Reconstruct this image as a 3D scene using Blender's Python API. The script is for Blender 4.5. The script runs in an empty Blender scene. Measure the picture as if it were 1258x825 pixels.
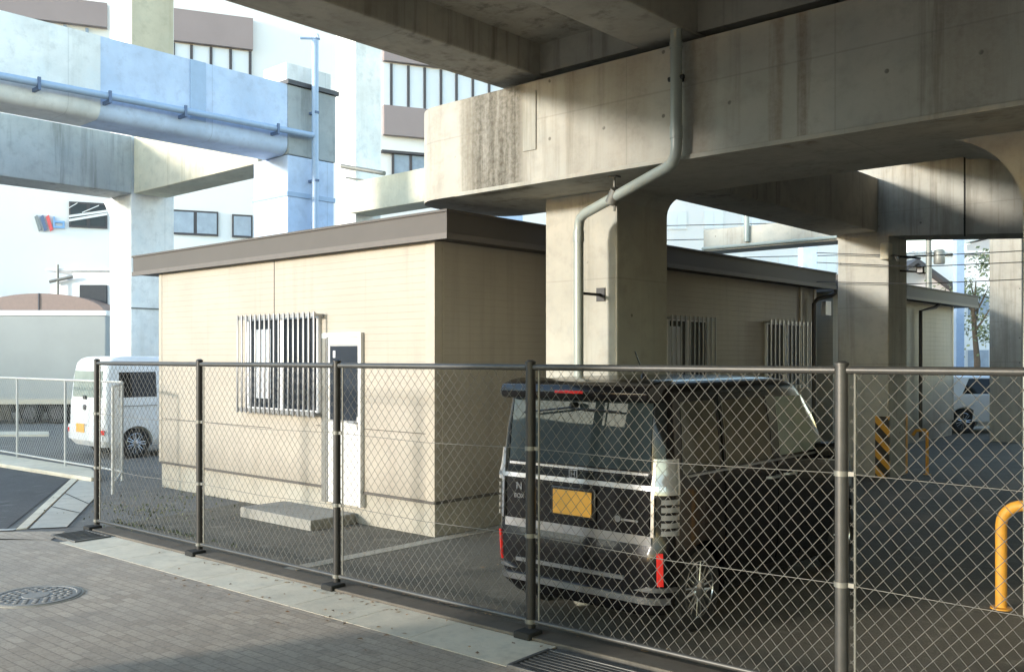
import bpy, bmesh, math, random
from mathutils import Vector, Matrix
random.seed(7)
PI = math.pi
S = bpy.context.scene
COL = S.collection

# ------------------------------------------------------------------ camera model (metres; camera at origin, 1.86 m up)
H, F, CX, HY = 1.86, 1150.0, 629.0, 438.0
def ray(px, py): return Vector(((px-CX)/F, 1.0, -(py-HY)/F))
def G(px, py):                       # ground point seen at a photo pixel
    Y = H*F/(py-HY); return ((px-CX)*Y/F, Y)

class Frame:
    def __init__(s, ox, oy, ang):
        s.o = Vector((ox, oy, 0)); s.ang = ang
        s.e1 = Vector((math.cos(ang), math.sin(ang), 0)); s.e2 = Vector((-math.sin(ang), math.cos(ang), 0))
    def w(s, x, y, z=0): return s.o + s.e1*x + s.e2*y + Vector((0, 0, z))
    def l(s, X, Y):
        r = Vector((X, Y, 0))-s.o; return (r.dot(s.e1), r.dot(s.e2))
    def hy(s, y0, px, py=HY):         # hit plane y=y0 -> (x, z)
        d = ray(px, py); t = (y0+s.o.dot(s.e2))/d.dot(s.e2); P = d*t
        return ((P-s.o).dot(s.e1), H+P.z)
    def hx(s, x0, px, py=HY):
        d = ray(px, py); t = (x0+s.o.dot(s.e1))/d.dot(s.e1); P = d*t
        return ((P-s.o).dot(s.e2), H+P.z)
WORLD = Frame(0, 0, 0)
LOT = Frame(-.792, 9.592, -math.atan2(.666, .746))      # x along the viaduct front, y away
FEN = Frame(.125, 6.25, -math.atan2(.641, .768))        # chain-link fence line
CAR = Frame(.415, 6.42, -math.atan2(.65, .76))
BLD = Frame(-4.26, 38, math.atan2(.371, .928))

# ------------------------------------------------------------------ materials
def nt(name):
    m = bpy.data.materials.new(name); m.use_nodes = True
    t = m.node_tree; b = t.nodes['Principled BSDF']; return m, t, b
def N(t, typ, **kw):
    n = t.nodes.new(typ)
    for k, v in kw.items():
        if k.startswith('_'): setattr(n, k[1:], v)
        else:
            try: n.inputs[k.replace('__', ' ')].default_value = v
            except Exception: n.inputs[int(k[1:])].default_value = v
    return n
def mixc(t, fac, a, b, mode='MIX'):
    n = t.nodes.new('ShaderNodeMix'); n.data_type = 'RGBA'; n.blend_type = mode
    for sock, v in ((n.inputs[0], fac), (n.inputs[6], a), (n.inputs[7], b)):
        if hasattr(v, 'is_output'): t.links.new(v, sock)
        elif isinstance(v, (int, float)): sock.default_value = v
        else: sock.default_value = (*v[:3], 1)
    return n.outputs[2]
def math_(t, op, a, b=0.0, c=0.0, clamp=False):
    n = t.nodes.new('ShaderNodeMath'); n.operation = op; n.use_clamp = clamp
    for i, v in enumerate((a, b, c)):
        if hasattr(v, 'is_output'): t.links.new(v, n.inputs[i])
        else: n.inputs[i].default_value = v
    return n.outputs[0]
def maprange(t, v, a, b, c=0.0, d=1.0):
    n = t.nodes.new('ShaderNodeMapRange'); n.interpolation_type = 'SMOOTHSTEP'
    t.links.new(v, n.inputs[0])
    for i, k in enumerate((a, b, c, d)): n.inputs[i+1].default_value = k
    return n.outputs[0]
def coords(t, scale=(1, 1, 1), rotz=0.0):
    tc = t.nodes.new('ShaderNodeTexCoord'); mp = t.nodes.new('ShaderNodeMapping')
    mp.inputs['Scale'].default_value = scale; mp.inputs['Rotation'].default_value = (0, 0, rotz)
    t.links.new(tc.outputs['Object'], mp.inputs[0]); return mp.outputs[0]
def noise(t, vec, scale, detail=6, rough=.6):
    n = t.nodes.new('ShaderNodeTexNoise'); n.inputs['Scale'].default_value = scale
    n.inputs['Detail'].default_value = detail; n.inputs['Roughness'].default_value = rough
    t.links.new(vec, n.inputs['Vector']); return n.outputs['Fac']
def bump(t, b, h, strength, dist=.01):
    n = t.nodes.new('ShaderNodeBump'); n.inputs['Strength'].default_value = strength
    n.inputs['Distance'].default_value = dist; t.links.new(h, n.inputs['Height'])
    t.links.new(n.outputs[0], b.inputs['Normal'])
def setc(t, b, c): t.links.new(c, b.inputs['Base Color'])

def plain(name, col, rough=.5, metal=0.0, spec=None, coat=0.0, var=.12, scale=9.0):
    m, t, b = nt(name)
    v = coords(t); n = noise(t, v, scale, 5)
    dk = tuple(c*(1-var*1.6) for c in col); lt = tuple(min(1, c*(1+var)) for c in col)
    setc(t, b, mixc(t, n, dk, lt))
    b.inputs['Roughness'].default_value = rough; b.inputs['Metallic'].default_value = metal
    if spec is not None: b.inputs['Specular IOR Level'].default_value = spec
    if coat: b.inputs['Coat Weight'].default_value = coat; b.inputs['Coat Roughness'].default_value = .04
    return m
def concrete(name, base, dark, streak=.5, joints=1.8, stains=(), rough=.85, lines=(), holes=False):
    """formed concrete: mottling, rain streaks running down, shutter joints, tie holes and named stains (object space)"""
    m, t, b = nt(name)
    v = coords(t); big = noise(t, v, .9, 5, .6); fine = noise(t, v, 28, 6, .7); mid = noise(t, v, 5.5, 6, .65)
    vs = coords(t, (1, 1, .06)); st = noise(t, vs, 7, 6, .65); st2 = noise(t, vs, 1.7, 4, .6)
    c = mixc(t, maprange(t, big, .3, .7), tuple(x*.86 for x in base), tuple(x*1.1 for x in base))
    c = mixc(t, math_(t, 'MULTIPLY', maprange(t, mid, .46, .72), .5), c, tuple(x*.68 for x in base))
    c = mixc(t, math_(t, 'MULTIPLY', maprange(t, noise(t, v, 1.7, 5, .65), .45, .7), .4), c, (base[0]*.82, base[1]*.9, base[2]*.95))
    k = math_(t, 'MULTIPLY', maprange(t, st, .46, .68), maprange(t, st2, .38, .64))
    c = mixc(t, math_(t, 'MULTIPLY', k, streak), c, dark)
    c = mixc(t, math_(t, 'MULTIPLY', maprange(t, fine, .55, .8), .3), c, tuple(x*.6 for x in base))
    sep = t.nodes.new('ShaderNodeSeparateXYZ'); t.links.new(v, sep.inputs[0])
    X, Y, Z = sep.outputs
    for (x0, x1, col, amt, sc) in stains:
        wob = math_(t, 'ADD', X, math_(t, 'MULTIPLY', math_(t, 'SUBTRACT', st, .5), .25))
        e = min(.06, (x1-x0)*.35)
        mk = math_(t, 'MULTIPLY', maprange(t, wob, x0-e, x0+e), maprange(t, wob, x1-e, x1+e, 1, 0))
        n2 = noise(t, vs, sc, 6, .7); n3 = noise(t, v, 22, 6, .7)
        mk = math_(t, 'MULTIPLY', mk, math_(t, 'ADD', math_(t, 'ADD', .32, math_(t, 'MULTIPLY', maprange(t, n2, .3, .65), .45)), math_(t, 'MULTIPLY', maprange(t, n3, .4, .62), .22)))
        mk = math_(t, 'MULTIPLY', mk, maprange(t, Y, .1, .3, 1, 0))
        c = mixc(t, math_(t, 'MULTIPLY', mk, amt, clamp=True), c, col)
    if joints:
        j = None
        for q in (X, Y):
            f = math_(t, 'ABSOLUTE', math_(t, 'SUBTRACT', math_(t, 'FRACT', math_(t, 'DIVIDE', math_(t, 'ADD', q, .37), joints)), .5))
            l = maprange(t, f, .0, .006, 1, 0); j = l if j is None else math_(t, 'MAXIMUM', j, l)
        for zz in lines:
            l = maprange(t, math_(t, 'ABSOLUTE', math_(t, 'SUBTRACT', Z, zz)), .0, .012, 1, 0); j = math_(t, 'MAXIMUM', j, l)
        c = mixc(t, math_(t, 'MULTIPLY', j, .28), c, tuple(x*.4 for x in base))
    if holes:                                        # plugged tie holes
        hx = math_(t, 'MULTIPLY', math_(t, 'SUBTRACT', math_(t, 'FRACT', math_(t, 'DIVIDE', math_(t, 'ADD', X, Y), .61)), .5), .61)
        hz = math_(t, 'MULTIPLY', math_(t, 'SUBTRACT', math_(t, 'FRACT', math_(t, 'DIVIDE', math_(t, 'ADD', Z, .12), .53)), .5), .53)
        rr = math_(t, 'SQRT', math_(t, 'ADD', math_(t, 'MULTIPLY', hx, hx), math_(t, 'MULTIPLY', hz, hz)))
        c = mixc(t, math_(t, 'MULTIPLY', maprange(t, rr, .012, .02, 1, 0), maprange(t, noise(t, v, 3.1, 2), .5, .56)), c, tuple(x*.42 for x in base))
    setc(t, b, c); b.inputs['Roughness'].default_value = rough; b.inputs['Specular IOR Level'].default_value = .25
    bump(t, b, math_(t, 'ADD', fine, math_(t, 'MULTIPLY', mid, 1.5)), .35, .006)
    return m
def glass(name, col=(.02, .025, .03), rough=.03, spec=.5):
    m, t, b = nt(name); v = coords(t); n = noise(t, v, 3, 3)
    setc(t, b, mixc(t, n, tuple(c*.7 for c in col), tuple(c*1.3 for c in col)))
    b.inputs['Roughness'].default_value = rough; b.inputs['Specular IOR Level'].default_value = spec
    return m

M = {}
M['conc'] = concrete('viaduct_concrete', (.415, .40, .35), (.16, .14, .105), .6, 1.83,
    stains=[(.36, .62, (.17, .15, .11), .75, 9), (.55, 1.2, (.075, .066, .048), 1.0, 9), (3.72, 3.80, (.19, .13, .07), .55, 4), (3.92, 4.0, (.14, .09, .05), .75, 4), (2.95, 3.2, (.17, .12, .08), .45, 5), (4.9, 5.3, (.2, .16, .12), .4, 5), (1.7, 1.9, (.22, .2, .16), .4, 8), (2.2, 2.6, (.24, .2, .15), .35, 9), (-.2, .1, (.26, .21, .15), .3, 9)], lines=(4.06,), holes=True)
M['pconc'] = concrete('pillar_concrete', (.40, .388, .34), (.16, .15, .11), .45, 0.62, lines=(1.75, 2.62, .9), holes=True)
M['dconc'] = concrete('deck_concrete', (.42, .395, .34), (.09, .08, .06), .6, 2.4)
M['white_conc'] = concrete('white_painted_concrete', (.84, .84, .82), (.55, .54, .48), .25, 2.3)
M['blue_conc'] = concrete('pale_blue_tinted_concrete', (.58, .68, .85), (.46, .55, .70), .3, 2.3)  # blue skylit shade of the left frame put into the paint colour
M['grey_conc'] = concrete('grey_stained_concrete', (.40, .42, .42), (.16, .17, .16), .7, 1.9)
M['cream_conc'] = concrete('cream_stained_concrete', (.62, .57, .44), (.38, .33, .22), .5, 2.2)
M['plinth'] = concrete('shade_dark_plinth', (.13, .115, .095), (.06, .05, .04), .5, 0)  # dark brown puts the shade of the recessed fence gap into the colour
M['base'] = concrete('plinth_concrete', (.38, .35, .29), (.25, .22, .17), .5, 0)
M['kerb'] = concrete('kerb_block_concrete', (.64, .58, .46), (.28, .25, .2), .2, 0)
M['path'] = concrete('path_concrete', (.48, .46, .40), (.3, .28, .24), .2, 0)
M['lotline'] = concrete('flush_kerb_concrete', (.36, .33, .27), (.2, .18, .15), .2, 0)
M['step'] = concrete('step_concrete', (.30, .285, .25), (.2, .18, .14), .3, 0)
def siding(name, base, pitch=.075):
    m, t, b = nt(name); v = coords(t)
    sep = t.nodes.new('ShaderNodeSeparateXYZ'); t.links.new(v, sep.inputs[0])
    f = math_(t, 'FRACT', math_(t, 'DIVIDE', sep.outputs[2], pitch))
    g = maprange(t, f, .0, .16, 0, 1); n = noise(t, v, 1.1, 5); n2 = noise(t, coords(t, (1, 1, 9)), 5, 5, .7)
    c = mixc(t, maprange(t, n, .3, .7), tuple(x*.93 for x in base), tuple(x*1.05 for x in base))
    c = mixc(t, math_(t, 'MULTIPLY', maprange(t, n2, .45, .75), .22), c, tuple(x*.78 for x in base))
    c = mixc(t, math_(t, 'MULTIPLY', math_(t, 'SUBTRACT', 1.0, g), .15), c, tuple(x*.6 for x in base))
    sp_ = noise(t, coords(t, (1, 1, .35)), 3.2, 6, .65); dr = noise(t, coords(t, (1, 1, .05)), 6, 5, .6)
    low = math_(t, 'MULTIPLY', maprange(t, math_(t, 'ADD', sep.outputs[2], math_(t, 'MULTIPLY', sp_, -.9)), -.15, .35, 1, 0), .45)
    c = mixc(t, low, c, (.19, .165, .125)); c = mixc(t, math_(t, 'MULTIPLY', maprange(t, dr, .52, .75), .3), c, (.215, .19, .15))
    setc(t, b, c); b.inputs['Roughness'].default_value = .55
    bump(t, b, math_(t, 'ADD', g, math_(t, 'MULTIPLY', n2, .35)), .22, .008); return m
M['siding'] = siding('beige_siding', (.375, .335, .275))
M['siding2'] = siding('beige_siding_far', (.42, .385, .31), .1)
M['trim'] = plain('beige_corner_trim', (.40, .355, .285), .45)
M['fascia'] = plain('brown_metal_fascia', (.082, .072, .063), .65, .0, scale=2)
M['fascia_edge'] = plain('pale_metal_drip_edge', (.12, .106, .094), .6, .0)
M['soffit'] = plain('soffit_board', (.35, .3, .24), .7)
M['alu'] = plain('aluminium', (.36, .36, .36), .35, .7, var=.06)
M['alu_w'] = plain('white_aluminium', (.72, .72, .72), .4, .1, var=.05)
M['wht'] = plain('white_door_panel', (.60, .59, .56), .45, var=.04)
M['blind'] = plain('white_blind', (.75, .76, .78), .6, var=.04)
M['room'] = plain('dark_room', (.05, .055, .06), .8)
M['glass'] = glass('window_glass', (.03, .036, .045), .03, .3)
M['glass_b'] = glass('pale_office_glass', (.30, .36, .44), .12)
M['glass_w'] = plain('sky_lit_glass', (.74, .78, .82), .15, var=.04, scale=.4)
M['galv'] = plain('weathered_galvanised_steel', (.20, .20, .18), .5, .4, var=.25, scale=14)
M['wire'] = plain('galvanised_wire', (.165, .162, .148), .6, .2, var=.2, scale=5)
M['post'] = plain('dark_brown_fence_post', (.035, .034, .033), .45, .3, var=.3, scale=12)
M['rail'] = plain('dull_grey_rail', (.075, .075, .072), .45, .35, var=.25, scale=9)
M['wfence'] = plain('white_fence_paint', (.46, .46, .43), .5, var=.12)
M['pipe'] = plain('grey_green_pvc_pipe', (.30, .335, .31), .35, var=.12, scale=6)
M['bpipe'] = plain('pale_blue_pipe', (.36, .47, .63), .4, var=.1)
M['dpipe'] = plain('dark_brown_downpipe', (.07, .06, .05), .4)
M['yel'] = plain('yellow_orange_paint', (.60, .29, .03), .6, var=.2, scale=16)
M['black'] = plain('black_rubber', (.018, .018, .018), .75, var=.2)
M['bplast'] = plain('black_plastic', (.012, .012, .013), .35)
M['whtpl'] = plain('white_building_wall', (.80, .80, .79), .7, var=.03, scale=.5)
M['brownp'] = plain('mauve_brown_panel', (.30, .245, .24), .5, var=.08, scale=1)
M['mull'] = plain('dark_mullion', (.06, .055, .06), .5)
M['awn'] = plain('brown_awning', (.24, .17, .14), .6)
M['truckw'] = plain('silver_truck_panel', (.34, .36, .365), .4, .15, var=.10, scale=1.0)
M['wcar'] = plain('white_car_paint', (.80, .80, .79), .25, coat=.7, var=.015, scale=2)
M['chrome'] = plain('satin_chrome', (.42, .43, .45), .28, .9, var=.03)
M['rim'] = plain('alloy_rim', (.55, .56, .57), .25, .9, var=.06)
M['lamp_c'] = plain('clear_lamp_lens', (.36, .37, .37), .12, .3, coat=1, var=.1, scale=40)
M['red'] = plain('red_reflector', (.75, .03, .025), .2, coat=.5)
M['plate'] = plain('yellow_number_plate', (.80, .42, .07), .5, var=.1, scale=8)
M['cover'] = plain('cast_iron_cover', (.29, .275, .25), .7, .1, var=.35, scale=60)
M['grate'] = plain('steel_grating', (.12, .12, .115), .5, .5, var=.3, scale=20)
M['dark'] = plain('drain_dark', (.02, .02, .018), .9)
M['red_s'] = plain('sign_red', (.75, .12, .12), .5); M['navy'] = plain('sign_navy', (.12, .17, .28), .5)
M['grey_s'] = plain('sign_grey', (.25, .27, .27), .5); M['blue_s'] = plain('sign_blue', (.22, .40, .65), .5)
M['cable'] = plain('black_cable', (.02, .02, .02), .6)
M['bark'] = plain('tree_bark', (.12, .09, .06), .9, var=.3)
M['roof_d'] = plain('dark_roof_tiles', (.06, .06, .065), .6)
M['pinkw'] = plain('pale_house_wall', (.66, .60, .57), .7, var=.05)
M['stone'] = plain('pale_stone', (.55, .52, .45), .8, var=.2)
def leafmat(name, a, b_):
    m, t, b = nt(name); v = coords(t); n = noise(t, v, 2.2, 3)
    oi = t.nodes.new('ShaderNodeNewGeometry')
    setc(t, b, mixc(t, oi.outputs['Random Per Island'], a, b_)); b.inputs['Roughness'].default_value = .6
    return m
M['leaf'] = leafmat('tree_leaves', (.09, .12, .05), (.18, .2, .09))
M['weed'] = leafmat('weeds', (.06, .085, .03), (.13, .13, .06))
M['dead'] = leafmat('fallen_leaves', (.16, .085, .04), (.34, .23, .12))
def carpaint(name, col):
    m, t, b = nt(name); v = coords(t)
    n = noise(t, v, 2.0, 4); dust = noise(t, v, 30, 5)
    setc(t, b, mixc(t, math_(t, 'MULTIPLY', n, dust), col, tuple(c*2+.005 for c in col)))
    b.inputs['Roughness'].default_value = .22; b.inputs['Metallic'].default_value = .0
    b.inputs['Coat Weight'].default_value = .22; b.inputs['Coat Roughness'].default_value = .03; b.inputs['Specular IOR Level'].default_value = .25
    return m
M['bcar'] = carpaint('black_car_paint', (.006, .0055, .0065))
M['cglass'] = glass('tinted_car_glass', (.012, .014, .015), .02, .3)
M['rglass'] = glass('rear_car_glass', (.035, .048, .055), .02, .3)
M['sglass'] = glass('side_car_glass', (.10, .095, .075), .03, .5)  # olive reflection put into the base colour
M['cglass2'] = glass('pale_car_glass', (.26, .30, .26), .03, .6)  # opaque; light seen through the panes is put into the pale colour
def asphalt(name, col, patch=.25, rot=0.0, cracks=True):
    m, t, b = nt(name); v = coords(t)
    f = noise(t, v, 95, 4, .8); g = noise(t, v, .55, 5, .6); h = noise(t, v, 4.5, 6, .65)
    c = mixc(t, maprange(t, g, .3, .7), tuple(x*(1-patch) for x in col), tuple(x*(1+patch) for x in col))
    c = mixc(t, maprange(t, f, .4, .68, 0, .75), tuple(x*.55 for x in col), c)
    c = mixc(t, math_(t, 'MULTIPLY', maprange(t, h, .55, .72), .35), c, tuple(x*1.6 for x in col))
    st = noise(t, v, 1.6, 5, .6); c = mixc(t, math_(t, 'MULTIPLY', maprange(t, st, .56, .66), .5), c, tuple(x*.5 for x in col))
    c = mixc(t, math_(t, 'MULTIPLY', maprange(t, noise(t, v, 2.7, 4), .6, .7), .35), c, tuple(x*1.5 for x in col))
    if cracks:
        vo = t.nodes.new('ShaderNodeTexVoronoi'); vo.feature = 'DISTANCE_TO_EDGE'; vo.inputs['Scale'].default_value = .55
        wv = t.nodes.new('ShaderNodeVectorMath'); wv.operation = 'ADD'; t.links.new(v, wv.inputs[0])
        cb = t.nodes.new('ShaderNodeCombineXYZ'); t.links.new(h, cb.inputs[0]); t.links.new(g, cb.inputs[1]); t.links.new(cb.outputs[0], wv.inputs[1])
        t.links.new(wv.outputs[0], vo.inputs['Vector'])
        c = mixc(t, maprange(t, vo.outputs['Distance'], .0, .008, .55, 0), c, tuple(x*.35 for x in col))
    setc(t, b, c); b.inputs['Roughness'].default_value = .9; b.inputs['Specular IOR Level'].default_value = .3
    bump(t, b, f, .7, .006); return m
M['lot'] = asphalt('lot_asphalt', (.19, .175, .14), .28)
M['road'] = asphalt('road_asphalt', (.15, .15, .148), .15)
M['ground'] = asphalt('far_asphalt', (.22, .215, .2), .2)
def pavers():
    m, t, b = nt('brick_pavers'); v = coords(t)
    br = t.nodes.new('ShaderNodeTexBrick'); t.links.new(v, br.inputs['Vector'])
    br.inputs['Scale'].default_value = 1.0; br.inputs['Brick Width'].default_value = .18; br.inputs['Row Height'].default_value = .082
    br.inputs['Mortar Size'].default_value = .0055; br.inputs['Mortar Smooth'].default_value = .2; br.inputs['Bias'].default_value = .0
    br.inputs['Color1'].default_value = (.36, .295, .225, 1); br.inputs['Color2'].default_value = (.48, .40, .31, 1); br.inputs['Mortar'].default_value = (.28,.235,.185,1)
    n = noise(t, v, .8, 5); f = noise(t, v, 45, 5, .7); h = noise(t, v, 6, 5)
    c = mixc(t, maprange(t, n, .3, .7, 0, .55), br.outputs['Color'], (.29, .26, .22))
    c = mixc(t, maprange(t, f, .45, .75, 0, .45), c, (.09, .075, .06))
    c = mixc(t, maprange(t, h, .56, .74, 0, .4), c, (.15, .13, .105))
    c = mixc(t, maprange(t, noise(t, v, 1.9, 5, .65), .54, .68, 0, .35), c, (.2, .175, .145))
    setc(t, b, c); b.inputs['Roughness'].default_value = .85
    bump(t, b, math_(t, 'SUBTRACT', math_(t, 'MULTIPLY', f, .3), br.outputs['Fac']), .6, .006); return m
M['pave'] = pavers()
def stripes(name):
    m, t, b = nt(name); v = coords(t); sep = t.nodes.new('ShaderNodeSeparateXYZ'); t.links.new(v, sep.inputs[0])
    s = math_(t, 'ADD', math_(t, 'ADD', sep.outputs[2], math_(t, 'MULTIPLY', sep.outputs[0], 1.05)), math_(t, 'MULTIPLY', sep.outputs[1], -1.05))
    f = math_(t, 'FRACT', math_(t, 'DIVIDE', s, .26)); k = maprange(t, f, .48, .52)
    n = noise(t, v, 20, 5)
    setc(t, b, mixc(t, k, (.02, .018, .016), mixc(t, n, (.55, .26, .02), (.85, .42, .04)))); b.inputs['Roughness'].default_value = .5; return m
M['haz'] = stripes('black_yellow_guard')

# ------------------------------------------------------------------ mesh builder
ORG = {}
class MB:
    def __init__(s): s.bm = bmesh.new(); s.fl = s.bm.faces.layers.int.new('flat')
    def flat(s, verts):
        for f in {f for v in verts if v.is_valid for f in v.link_faces}:
            f.normal_update(); n = f.normal
            if max(abs(n.x), abs(n.y), abs(n.z)) > .9995: f[s.fl] = 1
    def poly(s, pts):
        vs = [s.bm.verts.new(p) for p in pts]; return s.bm.faces.new(vs)
    def box(s, x0, x1, y0, y1, z0, z1, bev=0.0, seg=2):
        x0, x1 = min(x0, x1), max(x0, x1); y0, y1 = min(y0, y1), max(y0, y1); z0, z1 = min(z0, z1), max(z0, z1)
        r = bmesh.ops.create_cube(s.bm, size=1.0)
        for v in r['verts']:
            v.co = Vector(((x0+x1)/2+v.co.x*(x1-x0), (y0+y1)/2+v.co.y*(y1-y0), (z0+z1)/2+v.co.z*(z1-z0)))
        if bev:
            es = list({e for v in r['verts'] for e in v.link_edges})
            n0 = len(s.bm.verts); q = bmesh.ops.bevel(s.bm, geom=es, offset=bev, segments=seg, affect='EDGES', profile=.5)
            s.flat([v for v in q['verts']])
        return s
    def prism(s, pts, axis, d0, d1, bev=0.0):
        """extrude an outline (2-D) along an axis: 'x' -> pts are (y,z); 'y' -> (x,z); 'z' -> (x,y)"""
        def mk(p, d): return {'x': (d, p[0], p[1]), 'y': (p[0], d, p[1]), 'z': (p[0], p[1], d)}[axis]
        a = [s.bm.verts.new(mk(p, d0)) for p in pts]; b = [s.bm.verts.new(mk(p, d1)) for p in pts]
        n = len(pts); fs = [s.bm.faces.new(a), s.bm.faces.new(b[::-1])]
        for i in range(n): fs.append(s.bm.faces.new((a[i], b[i], b[(i+1) % n], a[(i+1) % n])))
        bmesh.ops.recalc_face_normals(s.bm, faces=fs)
        if bev:
            es = list({e for f in fs for e in f.edges})
            q = bmesh.ops.bevel(s.bm, geom=es, offset=bev, segments=2, affect='EDGES', profile=.5); s.flat(q['verts'])
        return s
    def tube(s, pts, r, n=10, caps=True):
        pts = [Vector(p) for p in pts]; rings = []; up = None
        rs = r if isinstance(r, (list, tuple)) else [r]*len(pts)
        for i, p in enumerate(pts):
            d = (pts[min(i+1, len(pts)-1)]-pts[max(i-1, 0)]).normalized()
            if up is None:
                up = Vector((0, 0, 1)) if abs(d.z) < .9 else Vector((1, 0, 0))
            x = d.cross(up).normalized(); u = x.cross(d).normalized(); up = u
            rings.append([s.bm.verts.new(p+(x*math.cos(2*PI*k/n)+u*math.sin(2*PI*k/n))*rs[i]) for k in range(n)])
        for A, B in zip(rings, rings[1:]):
            for k in range(n): s.bm.faces.new((A[k], A[(k+1) % n], B[(k+1) % n], B[k]))
        if caps: s.bm.faces.new(rings[0][::-1]); s.bm.faces.new(rings[-1])
        return s
    def lathe(s, c, axis, prof, n=28):
        """prof: (radius, distance along axis)"""
        c = Vector(c); ax = Vector(axis).normalized(); x = ax.orthogonal().normalized(); y = ax.cross(x)
        R = [[s.bm.verts.new(c+ax*h+(x*math.cos(2*PI*k/n)+y*math.sin(2*PI*k/n))*max(r, 1e-4)) for k in range(n)] for r, h in prof]
        for A, B in zip(R, R[1:]):
            for k in range(n): s.bm.faces.new((A[k], A[(k+1) % n], B[(k+1) % n], B[k]))
        s.bm.faces.new(R[0][::-1]); s.bm.faces.new(R[-1]); return s
    def build(s, name, mat, parent=None, frame=WORLD, o=(0, 0, 0), smooth=40, kind=None, label=None, cat=None, group=None, recalc=True):
        if parent is not None: o = ORG[parent.name]; 
        o = Vector(o)
        for v in s.bm.verts: v.co -= o
        if recalc: bmesh.ops.recalc_face_normals(s.bm, faces=s.bm.faces[:])
        fls = [f[s.fl] for f in s.bm.faces]
        me = bpy.data.meshes.new(name); s.bm.to_mesh(me); s.bm.free()
        me.materials.append(M[mat] if isinstance(mat, str) else mat)
        if smooth:
            for p in me.polygons: p.use_smooth = True
            me.set_sharp_from_angle(angle=math.radians(smooth))
            for p, q in zip(me.polygons, fls): p.use_smooth = not q
        at = me.attributes.get('flat')
        if at: me.attributes.remove(at)
        ob = bpy.data.objects.new(name, me); COL.objects.link(ob); ORG[ob.name] = o
        if parent is not None: ob.parent = parent; 
        else: ob.location = frame.w(*o); ob.rotation_euler = (0, 0, frame.ang)
        if parent is not None and parent.type == 'MESH': ORG[ob.name] = o
        if label: ob['label'] = label
        if cat: ob['category'] = cat
        if group: ob['group'] = group
        if kind: ob['kind'] = kind
        return ob
def thing(name, label, cat, frame=WORLD, o=(0, 0, 0), group=None):
    e = bpy.data.objects.new(name, None); COL.objects.link(e); e.empty_display_size = .2
    e.location = frame.w(*o); e.rotation_euler = (0, 0, frame.ang); ORG[e.name] = Vector(o)
    e['label'] = label; e['category'] = cat
    if group: e['group'] = group
    return e
def textmesh(body, size, ext=.004):
    c = bpy.data.curves.new('txt', 'FONT'); c.body = body; c.size = size; c.extrude = ext; c.align_x = 'CENTER'; c.align_y = 'CENTER'
    o = bpy.data.objects.new('txt', c); COL.objects.link(o)
    dg = bpy.context.evaluated_depsgraph_get(); me = bpy.data.meshes.new_from_object(o.evaluated_get(dg))
    bpy.data.objects.remove(o); return me
def arc(c, r, a0, a1, n): return [(c[0]+r*math.cos(a0+(a1-a0)*i/n), c[1]+r*math.sin(a0+(a1-a0)*i/n)) for i in range(n+1)]

# ------------------------------------------------------------------ ground
g = MB(); g.poly([(-400, -400, 0), (400, -400, 0), (400, 500, 0), (-400, 500, 0)]); g.build('ground', 'ground', kind='structure')
def sheet(name, pts, z, mat, frame=WORLD):
    m = MB(); m.poly([(x, y, z) for x, y in pts]); o = m.build(name, mat, frame=frame, kind='structure')
    return o
# parking lot behind the fence (fence frame)
sheet('parking_lot', [(-6.05, .12), (14, .12), (14, 24), (-3.2, 24), (-6.9, 5.2)], .006, 'lot', FEN)
# brick pavement (fence frame so that the courses run with the kerb)
pl = [FEN.l(-30, 9.9), FEN.l(-5.3, 9.93), FEN.l(-4.75, 9.95)]
sheet('pavement', [(-5.75, -.6), (16, -.6), (16, -16), (-30, -16)]+pl, .008, 'pave', FEN)
# road to the left
sheet('road', [(-40, 9.95), (-5.42, 9.98), G(86, 588), G(0, 573), (-40, 26)], .008, 'road')
w = MB(); a, b = G(-40, 653), G(19, 651); w.poly([(a[0], a[1]-.05, .012), (b[0], b[1]-.05, .012), (b[0], b[1]+.05, .012), (a[0], a[1]+.05, .012)])
w.build('road_line', 'wfence', kind='structure')
# concrete footpath between road and lot
p = [G(36, 650), G(82, 648), G(122, 606), G(118, 592), G(99, 588)]
sheet('footpath', p, .012, 'path')
m = MB(); q = [G(20, 651), G(33, 650), G(97, 588), G(88, 588)]
m.prism([(x, y) for x, y in q], 'z', 0, .018, .004); m.build('path_kerb', 'kerb', kind='structure')
for k in (.35, .62):                                   # joints across the path
    m = MB(); A = Vector((*p[0], 0)).lerp(Vector((*p[4], 0)), k); B = Vector((*p[1], 0)).lerp(Vector((*p[2], 0)), k)
    d = Vector((0, .012, 0)); m.poly([A-d+Vector((0, 0, .016)), B-d+Vector((0, 0, .016)), B+d+Vector((0, 0, .016)), A+d+Vector((0, 0, .016))]); m.build('path_joint', 'dark', kind='structure')
m = MB(); q = [G(-60, 560), G(0, 562), G(112, 580), G(124, 590), G(112, 592), G(0, 574), G(-60, 568)]
m.prism(q, 'z', 0, .07, .012); m.build('kerb', 'kerb', kind='structure')
m = MB(); q = [G(-80, 536), G(60, 536), G(95, 528), G(60, 532), G(-80, 532)]
m.prism([q[0], q[1], q[3], q[4]], 'z', 0, .05); m.build('lane_kerb', 'kerb', kind='structure')
# kerb blocks along the fence
m = MB()
for i in range(27):
    x0 = -5.55+i*.6222; x1 = x0+.6222
    if x0 > .04 and x1 < 1.1 or x1 > 1.1 > x0: continue
    if x1 > 0 and x0 < 0: x1 = .295
    m.box(x0+.003, x1-.003, -.6, -.105, -.05, .0098)
m.build('kerb_blocks', 'kerb', frame=FEN, kind='structure')
# low plinth under the fence, shade of the gap put into its dark colour
m = MB(); m.box(-5.9, 11, -.1, .1, -.05, .03, .008); m.build('fence_plinth', 'plinth', frame=FEN, kind='structure')
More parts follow.
